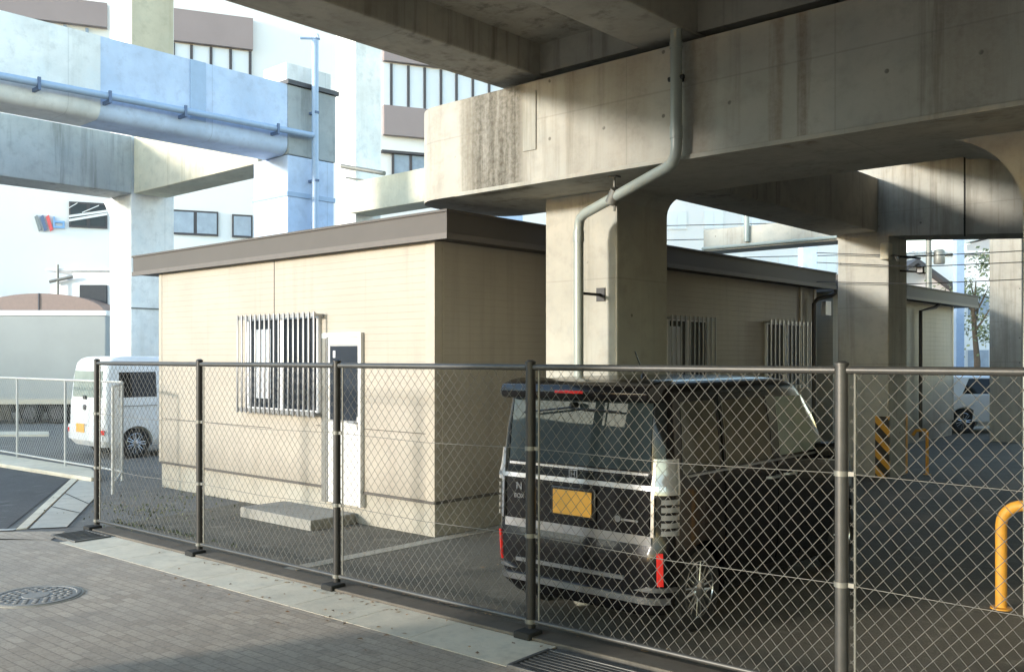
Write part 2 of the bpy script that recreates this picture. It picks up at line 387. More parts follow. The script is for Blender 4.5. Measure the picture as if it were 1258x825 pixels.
# flush concrete line in the lot running out from the building corner
m = MB(); m.box(.02, .17, -1.9, 9.2, 0, .012, .003); m.build('flush_kerb', 'lotline', frame=LOT, kind='structure')
# drain gratings
def grating(x0, x1, y0, y1, z, nb, label, frame, along='x'):
    t = thing('drain_grating', label, 'grating', frame, ((x0+x1)/2, (y0+y1)/2, z))
    a = MB(); a.box(x0, x1, y0, y1, z-.03, z-.02); a.build('drain_pit', 'dark', t)
    f = MB(); w = .025
    f.box(x0, x1, y0, y0+w, z-.02, z+.012, .003); f.box(x0, x1, y1-w, y1, z-.02, z+.012, .003)
    f.box(x0, x0+w, y0+w, y1-w, z-.02, z+.012); f.box(x1-w, x1, y0+w, y1-w, z-.02, z+.012)
    f.build('frame', 'grate', t)
    b = MB()
    for i in range(nb):
        if along == 'x':
            y = y0+w+(y1-y0-2*w)*(i+.5)/nb; b.box(x0+w, x1-w, y-.011, y+.011, z-.015, z+.008)
        else:
            x = x0+w+(x1-x0-2*w)*(i+.5)/nb; b.box(x-.011, x+.011, y0+w, y1-w, z-.015, z+.008)
    b.build('bars', 'grate', t)
grating(.3, 1.09, -.605, -.2, .014, 8, 'long dark slotted drain grating set into the kerb blocks beside the black minicar', FEN)
gx, gy = FEN.l(*G(98, 660)); grating(gx-.27, gx+.27, gy-.18, gy+.2, .012, 7, 'small square steel drain grating in the pavement at the end fence post', FEN, 'y')
# manhole
mx, my = G(44, 733)
t = thing('manhole_cover', 'round grey iron manhole cover in the brick pavement', 'manhole cover', WORLD, (mx, my, 0))
m = MB(); m.lathe((mx, my, 0), (0, 0, 1), [(.345, 0), (.345, .012), (.335, .014), (.33, .010)], 48); m.build('ring', 'base', t)
m = MB(); m.lathe((mx, my, 0), (0, 0, 1), [(.318, .002), (.318, .016), (.31, .018), (.29, .018), (.285, .013), (.1, .013), (.095, .018), (.001, .018)], 48)
for r_, n_ in ((.24, 22), (.19, 17), (.14, 12)):
    for k in range(n_):
        a = 2*PI*k/n_; m.box(mx+r_*math.cos(a)-.017, mx+r_*math.cos(a)+.017, my+r_*math.sin(a)-.017, my+r_*math.sin(a)+.017, .012, .019, .003, 1)
m.build('lid', 'cover', t)

# ------------------------------------------------------------------ chain-link fence
def chain(m, x0, x1, z0, z1, y, pitch, r, n=4):
    """diamond mesh between x0..x1, z0..z1 at y: two families of crossing wires"""
    hgt = z1-z0; k = 1.12
    for s in (1, -1):
        x = x0-hgt/k
        while x < x1+hgt/k:
            pts = []
            xa, xb = (x, x+hgt/k) if s > 0 else (x+hgt/k, x)
            za, zb = z0, z1
            # clip to bay
            def clip(xa, za, xb, zb):
                if abs(xb-xa) < 1e-9: return None
                ta, tb = 0.0, 1.0
                for lo, hi in ((x0, x1),):
                    t0 = (lo-xa)/(xb-xa); t1 = (hi-xa)/(xb-xa)
                    if t0 > t1: t0, t1 = t1, t0
                    ta, tb = max(ta, t0), min(tb, t1)
                if tb-ta < .02: return None
                return [(xa+(xb-xa)*ta, za+(zb-za)*ta), (xa+(xb-xa)*tb, za+(zb-za)*tb)]
            c = clip(xa, za, xb, zb)
            if c:
                jx, jz, jy = random.uniform(-.004, .004), random.uniform(-.004, .004), random.uniform(-.007, .007)
                m.tube([(c[0][0], y+s*r*.8, c[0][1]), ((c[0][0]+c[1][0])/2+jx, y+s*r*.8+jy, (c[0][1]+c[1][1])/2+jz), (c[1][0], y+s*r*.8, c[1][1])], r, n, False)
            x += pitch
posts = [-5.99, -3.993, -1.997, 0, 2.09, 4.15]
t = thing('chain_link_fence', 'long chain-link fence with dark round posts standing along the brick pavement', 'fence', FEN, (0, 0, 0))
for i, x in enumerate(posts):
    m = MB(); r = .03 if i < 3 else .034
    m.tube([(x, 0, .02), (x, 0, 1.815)], r, 16); m.lathe((x, 0, 1.815), (0, 0, 1), [(r+.004, 0), (r+.004, .012), (r*.5, .024)], 16)
    pt = m.build('post', 'post' if i < 4 else 'rail', t)
    for z in (.1, .67, 1.25):
        c = MB(); c.lathe((x, 0, z-.014), (0, 0, 1), [(r+.006, 0), (r+.006, .028)], 16); c.box(x+r, x+r+.035, -.012, .012, z-.012, z+.012)
        c.build('clamp', 'galv', t)
    f = MB(); f.box(x-.05, x+.09, -.13, .02, .0, .055, .015); f.build('post_foot', 'dark' if i < 5 else 'base', t)
    if i < 5:
        m = MB(); m.tube([(x+.07, 0, .1), (x+.07, 0, 1.79)], .007, 8); m.build('stretcher_bar', 'galv', t)
for i in range(5):
    xa, xb = posts[i], posts[i+1]
    m = MB(); m.tube([(xa+.03, 0, 1.79), (xb-.03, 0, 1.79)], .021, 12); m.build('top_rail', 'rail', t)
    m = MB(); m.tube([(xa+.03, 0, .1), (xb-.03, 0, .1)], .016, 10); m.build('bottom_rail', 'rail', t)
    m = MB()
    for z in (.67, 1.25): m.tube([(xa+.03, -.008, z), ((xa+xb)/2, -.008, z-.02), (xb-.03, -.008, z)], .0024, 6)
    m.build('tension_wire', 'wire', t)
    m = MB(); chain(m, xa+.045, xb-.04, .1, 1.785, 0, .080, .0019); m.build('wire_mesh', 'wire', t, recalc=False)

# white fence at the back left and its return
def low_fence(pts, h, label, nsub):
    A = Vector((*pts[0], 0)); B = Vector((*pts[1], 0)); d = B-A; Lh = d.length; fr = Frame(A.x, A.y, math.atan2(d.y, d.x))
    t = thing('low_fence', label, 'fence', fr, (0, 0, 0))
    for i in range(nsub+1):
        x = Lh*i/nsub; m = MB(); m.tube([(x, 0, 0), (x, 0, h)], .02, 12); m.build('post', 'wfence', t)
    m = MB(); m.tube([(0, 0, h), (Lh, 0, h)], .019, 10); m.build('top_rail', 'wfence', t)
    m = MB(); m.tube([(0, 0, .14), (Lh, 0, .14)], .015, 10); m.build('bottom_rail', 'wfence', t)
    m = MB(); chain(m, .02, Lh-.02, .14, h, 0, .09, .0016, 3); m.build('wire_mesh', 'wfence', t, recalc=False)
low_fence([(-13.2, 20.5), (-5.86, 14.07)], 1.48, 'low white chain-link fence in front of the white kei van', 5)
low_fence([(-5.86, 14.07), (-5.40, 12.66)], 1.46, 'short grey-white mesh fence panel turned end on beside the building corner', 1)

# ------------------------------------------------------------------ beige site office buildings
def office(name, label, x0, x1, y0, y1, ov, matw, full=True):
    t = thing(name, label, 'building', LOT, ((x0+x1)/2, (y0+y1)/2, 0))
    m = MB(); m.box(x0+.02, x1-.02, y0+.02, y1-.02, 0, .36, .01); m.build('plinth', 'base', t)
    m = MB(); m.box(x0, x1, y0, y1, .362, 3.05); m.build('wall', matw, t)
    zt, zb = 3.32, 3.042
    r = MB(); r.box(x0-ov[0], x1+ov[1], y0-ov[2], y1+ov[3], zb+.012, zt, .006); rf = r.build('roof', 'fascia', t)
    d = MB(); a0, a1, b0, b1 = x0-ov[0], x1+ov[1], y0-ov[2], y1+ov[3]
    d.box(a0-.012, a1+.012, b0-.014, b0+.02, zb-.004, zb+.055); d.box(a1-.02, a1+.012, b0+.02, b1, zb-.004, zb+.055)
    d.build('drip_edge', 'fascia_edge', rf)
    c = MB(); c.box(a0-.016, a1+.016, b0-.018, b0+.03, zt-.012, zt+.012); c.box(a1-.03, a1+.016, b0+.03, b1, zt-.012, zt+.012); c.build('roof_cap', 'fascia', rf)
    return t, rf
A, Arf = office('site_office', 'beige prefabricated office with brown flat roof, barred window and white door facing the fence', -5.69, 0, 0, 9.12, (.6, .28, .10, .29), 'siding')
m = MB(); m.box(-.13, .006, -.008, .1, .362, 3.05, .004); m.box(.0, .009, .1, .13, .362, 3.05); m.build('corner_trim', 'trim', A)
m = MB(); m.box(-5.70, -5.62, -.008, .05, .362, 3.05, .004); m.build('corner_trim', 'trim', A)
m = MB(); m.box(-5.66, .004, -.012, .01, .345, .375); m.box(-.01, .012, .012, 9.1, .345, .375); m.build('base_flashing', 'fascia', A)
sx, _ = LOT.hy(0, 337, 340)
m = MB(); m.box(sx-.006, sx+.006, -.004, .003, 1.9, 3.05); m.build('panel_seam', 'fascia_edge', A)
sx2, _ = LOT.hy(0, 505, 540)
m = MB(); m.box(-2.0, -.13, -.004, .003, 1.06, 1.068); m.box(-5.62, -2.9, -.004, .003, .98, .988); m.build('panel_seam', 'fascia', A)
# barred window on the front wall
def barred_window(par, plane, u0, u1, z0, z1, nb, dep=.14, blind=(0, .0)):
    """plane 'y' : wall at y=0 facing -y;  plane 'x' : wall at x=0 facing +x"""
    def bx(m, a0, a1, d0, d1, zz0, zz1, bev=0):
        if plane == 'y': m.box(a0, a1, -d1, -d0, zz0, zz1, bev)
        else: m.box(d0, d1, a0, a1, zz0, zz1, bev)
    f = MB()
    w = .04
    bx(f, u0, u1, -.02, .035, z0, z0+w); bx(f, u0, u1, -.02, .035, z1-w, z1)
    bx(f, u0, u0+w, -.02, .035, z0+w, z1-w); bx(f, u1-w, u1, -.02, .035, z0+w, z1-w)
    mid = (u0+u1)/2; bx(f, mid-.03, mid+.03, -.02, .03, z0+w, z1-w)
    win = f.build('window', 'alu_w', par)
    gl = MB(); bx(gl, u0+w, mid-.03, -.012, .006, z0+w, z1-w); bx(gl, mid+.03, u1-w, -.012, .012, z0+w, z1-w); gl.build('pane', 'glass', win)
    if blind[1]:
        bl = MB(); bx(bl, u0+(u1-u0)*blind[0], u0+(u1-u0)*blind[1], .008, .014, z0+(z1-z0)*.13, z1-(z1-z0)*.13); bl.build('blind', 'blind', win)
    b = MB()
    for zz in (z0-.015, z1-.03): bx(b, u0-.06, u1+.06, dep-.02, dep, zz, zz+.045)
    for zz in (z0-.01, z1-.025):
        bx(b, u0-.06, u0-.03, .0, dep-.02, zz, zz+.03); bx(b, u1+.03, u1+.06, .0, dep-.02, zz, zz+.03)
    for i in range(nb):
        u = u0-.05+(u1-u0+.1)*i/(nb-1); bx(b, u-.012, u+.012, dep, dep+.018, z0-.03, z1+.03, .003)
    b.build('window_bars', 'alu', win)
    return win
u0, _ = LOT.hy(-.14, 291, 440); u1, _ = LOT.hy(-.14, 386, 440); _, zt = LOT.hy(-.1, 340, 383); _, zb = LOT.hy(-.1, 340, 511)
barred_window(A, 'y', u0+.06, u1-.06, zb+.05, zt-.05, 17, .13, (.1, .33))
# door
d0, _ = LOT.hy(0, 399, 500); d1, _ = LOT.hy(0, 447, 500); _, dzt = LOT.hy(0, 446, 408)
dz0 = .20
m = MB(); m.box(d0, d0+.09, -.05, .03, dz0, dzt, .004); m.box(d1-.04, d1, -.05, .03, dz0, dzt, .004); m.box(d0+.09, d1-.04, -.05, .03, dzt-.05, dzt, .004); m.build('door_frame', 'alu_w', A)
m = MB(); m.box(d0+.01, d0+.088, -.056, -.045, dz0, dzt-.06); m.build('door_jamb', 'galv', A)
m = MB(); m.box(d0+.092, d1-.043, -.028, .02, dz0, dzt-.052, .004); door = m.build('door', 'wht', A)
_, gz1 = LOT.hy(0, 428, 425); _, gz0 = LOT.hy(0, 428, 516)
m = MB(); m.box(d0+.145, d1-.072, -.034, -.024, gz0, gz1); m.build('door_pane', 'glass', door)
m = MB(); m.box(d0+.13, d1-.057, -.032, -.026, gz0-.02, gz1+.02); m.build('pane_gasket', 'alu', door)
m = MB(); m.box(d1-.07, d1-.048, -.05, -.026, 1.05, 1.2, .005); m.tube([(d1-.06, -.045, 1.13), (d1-.06, -.085, 1.13), (d1-.16, -.085, 1.13)], .009, 8); m.build('door_handle', 'alu', door)
m = MB(); m.box(d0+.2, d0+.24, -.036, -.0345, gz1-.13, gz1-.05); m.build('door_sticker', 'blind', door)
# right-hand wall windows, downpipe, meter box
for (pa, pb, yt, yb, bl) in ((822, 871, 391, 470, (0, .35)), (943, 989, 396, 476, (.0, .0))):
    b0, _ = LOT.hx(.05, pa); b1, _ = LOT.hx(.05, pb); _, zz1 = LOT.hx(.05, (pa+pb)/2, yt); _, zz0 = LOT.hx(.05, (pa+pb)/2, yb)
    barred_window(A, 'x', b0, b1, zz0, zz1, 11, .12, bl)
bp, _ = LOT.hx(.08, 1000)
m = MB(); m.tube([(.25, bp+.5, 3.04), (.25, bp+.5, 2.98), (.2, bp+.42, 2.93), (.1, bp+.1, 2.86), (.08, bp, 2.78), (.08, bp, .1)], .038, 10); m.build('downpipe', 'dpipe', A)
m = MB(); m.box(.0, .03, bp-.42, bp-.36, .362, 3.05); m.box(.0, .012, bp+.25, 9.12, .362, 3.05); m.build('corner_trim', 'trim', A)
bm_, mz = LOT.hx(.02, 1012, 378); m = MB(); m.box(.012, .1, bm_-.1, bm_+.14, mz-.14, mz+.12, .01); m.build('meter_box', 'alu_w', A)
# second office behind
B, Brf = office('site_office', 'second beige office partly behind the striped pillar, its roof end sticking out right', -5.69, 0, 9.95, 16.9, (.6, .28, .1, 1.0), 'siding2')
bp, _ = LOT.hx(.08, 1131)
m = MB(); m.tube([(.25, bp+.7, 3.04), (.2, bp+.6, 2.95), (.08, bp, 2.85), (.08, bp, .1)], .04, 10); m.build('downpipe', 'dpipe', B)
m = MB(); m.box(-.1, .008, 16.82, 16.908, .362, 3.05); m.build('corner_trim', 'trim', B)
# door step
s0, _ = LOT.hy(-.0, 352, 600)
m = MB(); x0, x1 = -2.62, -1.26; m.box(x0, x1, -.62, -.012, -.02, .12, .012)
m.build('door_step', 'step', frame=LOT, o=((x0+x1)/2, -.4, 0), label='low flat concrete step slab lying before the white office door', cat='step')

# ------------------------------------------------------------------ the grey viaduct over the lot
V = thing('concrete_viaduct', 'stained grey concrete viaduct with square pillars and deck spanning over the beige offices', 'viaduct', LOT, (0, 0, 0))
def pillar(x0, x1, y0, y1, zt, hs=(), name='pillar', mat='pconc', par=V, bev=.025):
    m = MB(); m.box(x0, x1, y0, y1, -.1, zt, bev)
    ob = m.build(name, mat, par)
    for (side, r) in hs:                               # curved haunches spreading to the beams
        q = MB()
        if side == '+x': pts = [(x1-.01, zt)]+[(x1-.01+r-r*math.cos(a), zt-r+r*math.sin(a)) for a in [PI/2*i/10 for i in range(10, -1, -1)]]
        if side == '-x': pts = [(x0+.01, zt)]+[(x0+.01-r+r*math.cos(a), zt-r+r*math.sin(a)) for a in [PI/2*i/10 for i in range(10, -1, -1)]]
        if side in ('+x', '-x'): q.prism(pts, 'y', y0+.003, y1-.003)
        if side == '+y': q.prism([(y1-.01, zt)]+[(y1-.01+r-r*math.cos(a), zt-r+r*math.sin(a)) for a in [PI/2*i/10 for i in range(10, -1, -1)]], 'x', x0+.003, x1-.003)
        q.build('haunch', mat, par)
    return ob
pillar(.84, 1.74, .758, 1.658, 3.49, (('+x', .2),))
q = MB(); zt = 3.79; r = .34; y1 = 1.655
q.prism([(y1-.2, zt)]+[(y1+r-r*math.cos(a), zt-r+r*math.sin(a)) for a in [PI/2*i/12 for i in range(12, -1, -1)]]+[(y1-.2, zt-r)], 'x', .846, 1.734); q.build('haunch', 'pconc', V)
pillar(.964, 1.764, 7.83, 8.63, 3.72)
pillar(1.11, 1.76, 15.67, 16.4, 5.2)
pillar(5.25, 6.15, .758, 1.658, 3.49, (('-x', .62), ('+x', .62)))
pillar(6.0, 6.8, 7.83, 8.63, 3.6)
# the next pier towards the street, just out of the picture at the left: it carries the deck and shades the right half of the lot
for px_ in (.84, 13.5, 18.1): pillar(px_, px_+.9, -6.35, -5.45, 3.49)
m = MB(); m.box(-.085, 24, -7.1, -5.7, 3.47, 4.42, .1); m.build('cross_beam', 'conc', V)
for px_ in (9.9, 14.5, 19.1):
    pillar(px_, px_+.9, .758, 1.658, 3.49); pillar(px_, px_+.8, 7.83, 8.63, 3.6)
# front cross beam with rounded end
R = .45; x0, x1, y0, y1 = -.43, 24, 0.0, 1.42
out = [(x1, y0), (x1, y1)]+arc((x0+R, y1-R), R, PI/2, PI, 8)+arc((x0+R, y0+R), R, PI, 1.5*PI, 8)
m = MB(); m.prism(out, 'z', 3.47, 4.42); m.build('cross_beam', 'conc', V)
m = MB(); m.box(.3, 11.45, -.012, .05, 3.462, 3.5, .004); m.build('drip_lip', 'pconc', V)
bw, _ = LOT.hy(0, 652); m = MB(); m.box(bw-.09, bw+.07, -.012, .01, 3.78, 4.33, .003); m.build('repair_patch', 'pconc', V)
# longitudinal girder to the second pillar, rear cross beam
m = MB(); m.box(.85, 1.6, 1.40, 7.84, 3.775, 4.60, .02); m.build('girder', 'dconc', V)
m = MB(); m.prism([(.95, 3.70), (1.77, 3.70), (3.6, 3.58), (6.0, 3.45), (24, 3.5), (24, 4.88), (.95, 4.88)], 'y', 7.835, 8.62); m.build('cross_beam', 'conc', V)
m = MB(); jx, _ = LOT.hy(7.83, 1185); m.box(jx-.012, jx+.012, 7.829, 7.84, 3.6, 4.85); m.build('beam_joint', 'dark', V)
m = MB(); m.box(1.72, 24.58, 1.43, 16.5, 4.885, 5.1); m.build('deck_slab', 'dconc', V)
m = MB(); m.box(9.5, 24.58, 16.5, 28, 4.885, 5.1); m.build('deck_slab', 'dconc', V)  # unseen extension, added to hide sky from the car side windows
# deck over the pavement on its own girders
for k, x in enumerate([.75+1.69*i for i in range(14)]):
    m = MB(); m.box(x, x+.55, -14, 1.40, 4.50, 4.87, .02); m.build('girder', 'dconc', V)
    m = MB(); m.box(x+.08, x+.47, .35, .85, 4.41, 4.505); m.build('bearing', 'bplast', V)
    if k < 13:
        m = MB(); m.box(x+.55, x+1.69, .13, .55, 4.525, 4.87); m.build('diaphragm', 'dconc', V)
        m = MB(); m.box(x+.55, x+1.69, -6.6, -6.2, 4.525, 4.87); m.build('diaphragm', 'dconc', V)
m = MB(); m.box(.62, 23.6, -14, 1.425, 4.86, 5.1); m.build('deck_slab', 'dconc', V)
m = MB(); m.box(1.3, 2.44, -14, .13, 4.80, 4.859); m.build('deck_panel', 'dconc', V)
# corner guards on the second pillar
t = thing('pillar_guard', 'black and yellow striped corner guard on the second pillar foot', 'corner guard', LOT, (1.764, 7.83, 0))
m = MB(); m.box(1.56, 1.772, 7.822, 7.832, .02, .95); m.box(1.7635, 1.772, 7.832, 7.87, .02, .95); m.build('guard_plate', 'haz', t)
t = thing('pillar_guard', 'narrow orange corner guard on the rear right edge of the second pillar', 'corner guard', LOT, (1.764, 8.6, 0))
m = MB(); m.box(1.7635, 1.772, 8.56, 8.638, .02, .95); m.box(1.66, 1.7635, 8.63, 8.638, .02, .95); m.build('guard_plate', 'yel', t)
# drain pipe down the viaduct
t = thing('drain_pipe', 'grey-green drainpipe bending from the beam face down the front pillar', 'drainpipe', LOT, (1.543, .41, 0))
pts = [(2.93, -.1, 5.0), (2.93, -.1, 3.56), (2.92, -.095, 3.49), (2.88, -.07, 3.44), (2.82, -.04, 3.42), (1.66, .36, 3.20), (1.58, .395, 3.17), (1.55, .41, 3.12), (1.543, .41, 3.04), (1.543, .41, .05)]
m = MB(); m.tube(pts, .047, 16); m.build('pipe', 'pipe', t)
for (x, y, z, dz) in ((1.543, .41, 2.95, .1), (1.543, .41, 1.3, .08), (2.93, -.1, 3.62, .1), (2.93, -.1, 4.35, .05)):
    m = MB(); m.lathe((x, y, z), (0, 0, 1), [(.053, 0), (.053, dz)], 16); m.build('pipe_socket', 'pipe', t)
m = MB(); m.box(1.53, 1.556, .45, .76, 2.45, 2.475); m.box(1.5, 1.6, .745, .758, 2.4, 2.53); m.build('wall_bracket', 'cable', t)
m = MB(); m.box(2.917, 2.943, -.05, .0, 4.1, 4.125); m.tube([(2.86, -.1, 4.11), (3.0, -.1, 4.11)], .02, 8); m.build('wall_bracket', 'cable', t)
m = MB(); m.tube([(2.1, .208, 3.47), (2.1, .208, 3.16)], .012, 8); m.tube([(2.14, .195, 3.34), (2.06, .222, 3.235)], .06, 12); m.box(2.06, 2.14, .17, .25, 3.455, 3.469); m.build('hanger', 'galv', t)

# ------------------------------------------------------------------ pale blue and white frame viaduct at the left
W = thing('frame_viaduct', 'pale blue and white concrete viaduct frame, skylit shade coloured in, left of the beige office', 'viaduct', LOT, (-9, 3, 0))
def col(x0, x1, y0, y1, z0, z1, mat): m = MB(); m.box(x0, x1, y0, y1, z0, z1, .02); m.build('column', mat, W)
col(-7.85, -6.79, 2.93, 3.93, -.1, 5.38, 'blue_conc')
m = MB(); m.box(-7.6, -6.77, 2.93, 3.95, 5.385, 6.6, .02); m.build('column_head', 'grey_conc', W)
m = MB(); m.box(-7.66, -6.73, 2.9, 4.0, 6.605, 6.68); m.build('cap', 'mull', W)
m = MB(); m.box(-7.55, -6.85, 2.95, 3.9, 6.685, 7.0); m.build('parapet', 'white_conc', W)
m = MB(); m.box(-7.87, -6.77, 2.91, 3.95, 4.66, 4.74); m.build('band', 'bpipe', W)
def gird(y0, y1, x0, x1, z0, z1, mat):
    rr = .17
    pts = [(x0, z0), (x1-rr, z0)]+[(x1-rr+rr*math.sin(a), z0+rr-rr*math.cos(a)) for a in [PI/2*i/7 for i in range(1, 8)]]+[(x1, z1), (x0, z1)]
    m = MB(); m.prism(pts, 'y', y0, y1); m.build('girder', mat, W)
gird(-.35, 2.925, -7.49, -6.79, 5.38, 6.6, 'blue_conc'); gird(-5.5, -.354, -7.49, -6.78, 5.38, 6.6, 'white_conc')
m = MB(); yb_, _ = LOT.hx(-6.79, 244); m.box(-6.792, -6.775, yb_-.15, yb_+.12, 5.64, 6.6); m.build('joint_strip', 'bpipe', W)
col(-13.68, -12.68, 3.0, 4.0, -.1, 15, 'white_conc')
m = MB(); m.box(-12.69, -12.672, 3.02, 3.98, 7.6, 15); m.build('stained_facing', 'cream_conc', W)
m = MB(); m.box(-13.6, -12.62, -8, 2.99, 5.385, 6.62, .02); m.build('girder', 'grey_conc', W)
m = MB(); m.box(-12.615, -7.86, 3.03, 3.8, 5.385, 6.62, .02); m.build('cross_beam', 'cream_conc', W)
m = MB(); m.prism([(-13.67, 4.9), (-13.67, 5.38), (-14.1, 5.38)], 'y', 3.05, 3.95); m.build('haunch', 'white_conc', W)
m = MB(); m.box(-12.681, -12.665, 3.0, 4.0, 2.9, 2.93); m.build('band', 'galv', W)
col(-13.6, -12.73, 9.2, 10.07, -.1, 15, 'white_conc')
m = MB(); m.box(-12.72, -7.5, 9.0, 9.8, 5.65, 6.47, .02); m.build('cross_beam', 'cream_conc', W)
col(-8.5, -7.6, 9.25, 10.1, -.1, 5.64, 'blue_conc')
# blue pole and pipe on the frame
t = thing('service_pipe', 'pale blue pole and long horizontal pipe running along the blue beam', 'pipe', LOT, (-6.65, 3.4, 0))
m = MB(); m.tube([(-6.64, 3.4, 0), (-6.64, 3.4, 7.45)], .06, 12); m.build('pole', 'bpipe', t)
m = MB(); m.tube([(-6.68, 3.4, 7.45), (-6.64, 3.4, 7.5), (-6.5, 3.35, 7.52), (-6.64, 3.5, 7.5), (-6.68, 3.1, 7.42)], .02, 8); m.build('pole_fitting', 'bpipe', t)
m = MB(); m.tube([(-6.64, -5.5, 5.58), (-6.64, 0, 5.70), (-6.64, 3.35, 5.76)], .055, 12); m.build('pipe', 'bpipe', t)
for y in (-3.2, -1.3, -.3, .9, 2.6):
    z = 5.69+y*.02; m = MB(); m.box(-6.79, -6.58, y-.02, y+.02, z-.1, z-.05); m.box(-6.6, -6.57, y-.02, y+.02, z-.1, z+.08); m.build('bracket', 'navy', t)
for z in (6.15, 4.95): m = MB(); m.box(-6.79, -6.57, 3.36, 3.44, z, z+.04); m.build('bracket', 'navy', t)
# small steel bracket arms behind the head
t = thing('sign_gantry_arm', 'thin grey steel arm projecting from the far white column', 'bracket arm', LOT, (-12.7, 9.5, 7))
m = MB(); p0 = LOT.hy(9.1, 420, 204); p1 = LOT.hy(9.1, 472, 213); m.tube([(p0[0], 9.1, p0[1]), (p1[0], 9.1, p1[1])], .06, 10); m.build('arm', 'galv', t)
m = MB(); p2 = LOT.hy(9.1, 425, 218); p3 = LOT.hy(9.1, 450, 222); m.tube([(p2[0], 9.1, p2[1]), (p3[0], 9.1, p3[1])], .025, 8); m.build('stay', 'galv', t)

# ------------------------------------------------------------------ white office block far left
t = thing('office_block', 'white office block with brown spandrel bands and ribbon windows behind the blue viaduct', 'building', BLD, (0, 0, 0))
def bz(px, py): return BLD.hy(0, px, py)
m = MB(); m.box(-26, 9, 0, 14, -.1, 18); m.build('wall', 'whtpl', t)
def fac(px0, px1, yT, yB, mat, name, d=.06, par=t):
    """facade feature between two photo columns; heights taken at the middle"""
    s0, _ = bz(px0, 300); s1, _ = bz(px1, 300); pm = (px0+px1)/2; _, z1 = bz(pm, yT); _, z0 = bz(pm, yB)
    m = MB(); m.box(s0, s1, -d, .05, z0, z1); return m.build(name, mat, par), s0, s1, z0, z1
fac(-40, 132, -4, 26, 'brownp', 'spandrel_band', .25)
fac(213, 310, 19, 57.5, 'brownp', 'spandrel_band', .25)
ob, s0, s1, z0, z1 = fac(213, 308, 59, 92, 'glass_w', 'ribbon_window')
for px in (213, 235, 259, 283, 307): m = MB(); s, _ = bz(px, 300); m.box(s-.05, s+.05, -.12, -.06, z0, z1); m.build('mullion', 'mull', ob)
fac(470, 640, 46, 86, 'brownp', 'spandrel_band', .25)
ob, s0, s1, z0, z1 = fac(470, 640, 88, 138, 'glass_w', 'ribbon_window')
for px in (480, 501, 521, 541, 560, 580, 600): m = MB(); s, _ = bz(px, 300); m.box(s-.05, s+.05, -.12, -.06, z0, z1); m.build('mullion', 'mull', ob)
fac(470, 640, 139, 174, 'brownp', 'spandrel_band', .25)
fac(468, 640, 192, 195, 'mull', 'window_head', .2)
ob, s0, s1, z0, z1 = fac(482, 640, 196, 232, 'glass_b', 'ribbon_window')
for px in (482, 504, 526): m = MB(); s, _ = bz(px, 300); m.box(s-.05, s+.05, -.12, -.06, z0, z1); m.build('mullion', 'mull', ob)
for (a, b, yt, yb) in ((85, 132, 249, 280), (211, 268, 259, 289), (285, 310, 264, 292)):
    ob, s0, s1, z0, z1 = fac(a, b, yt, yb, 'mull', 'window', .08)
    m = MB(); n = 1 if b-a < 30 else 2
    for i in range(n): m.box(s0+.06+(s1-s0)*i/n, s0-.06+(s1-s0)*(i+1)/n, -.09, -.07, z0+.07, z1-.07)
    m.build('pane', 'glass_b' if a > 100 else 'glass', ob)
    if a == 85:
        m = MB()
        for (fa, fb, qa, qb, w) in ((0, 1, .36, .65, .09), (0, 1, .20, .53, .10), (.34, .78, .56, .88, .035), (0, .22, .72, .93, .035)):
            xs0, xs1 = s0+(s1-s0)*fa, s0+(s1-s0)*fb; h = z1-z0
            m.prism([(xs0, z0+h*qa), (xs1, z0+h*qb), (xs1, z0+h*(qb+w)), (xs0, z0+h*(qa+w))], 'y', -.13, -.1)
        m.build('window_stripe', 'whtpl', ob)
# emblem on the wall
for (px, mat, w) in ((47, 'grey_s', .045), (54, 'navy', .05), (61, 'red_s', .05)):
    s, z = bz(px, 274); m = MB(); m.prism([(s-w+.07, z-.3), (s+w+.07, z-.22), (s+w-.07, z+.28), (s-w-.07, z+.2)], 'y', -.1, 0); m.build('emblem_stroke', mat, t)
s, z = bz(72, 275)
m = MB(); m.box(s-.17, s-.11, -.1, 0, z-.16, z+.24); m.box(s-.11, s+.2, -.1, 0, z+.03, z+.1); m.box(s+.13, s+.2, -.1, 0, z-.16, z+.03); m.box(s-.11, s+.13, -.1, 0, z-.16, z-.09); m.build('emblem_stroke', 'blue_s', t)
# drip stains on the wall below the upper band built as small raised blocks
for px in (26, 55, 80, 107): m = MB(); s, z = bz(px, 16+px*.15); m.box(s-.05, s+.05, -.1, 0, z-.45, z-.1); m.build('drip_stain', 'glass_b', t)
# annex with dark opening and small mast
AN = Frame(*[Vector((0, 0)).x, 0], 0)
X0, Y0 = (96-CX)*29/F, 29
t = thing('annex_shed', 'low white annex with a dark square opening behind the truck', 'shed', WORLD, (X0, Y0, 0))
zt = H+(HY-334)*29/F
m = MB(); m.prism([(-14.3, 0), (-11.2, 0), (-11.2, zt), (-13.55, zt+.02), (-14.3, zt-.45)], 'y', 29, 34); m.build('wall', 'whtpl', t)
m = MB(); m.box(-14.4, -11.1, 28.9, 34.1, zt+.03, zt+.1); m.build('roof', 'alu_w', t)
m = MB(); m.box((99-CX)*29/F, (132-CX)*29/F, 28.93, 29.0, H+(HY-384)*29/F, H+(HY-350)*29/F); m.build('opening', 'room', t)
X, Z = (72-CX)*28.9/F, H
t = thing('roof_mast', 'thin grey mast standing on the white annex roof edge', 'mast', WORLD, (X, 28.9, 0))
m = MB(); m.tube([(X, 28.85, 0), (X, 28.85, H+(HY-325)*28.9/F)], .035, 8); m.build('pole', 'galv', t)
m = MB(); m.tube([(X-.25, 28.85, H+(HY-346)*28.9/F), (X+.45, 28.85, H+(HY-340)*28.9/F)], .05, 8); m.build('arm', 'galv', t)
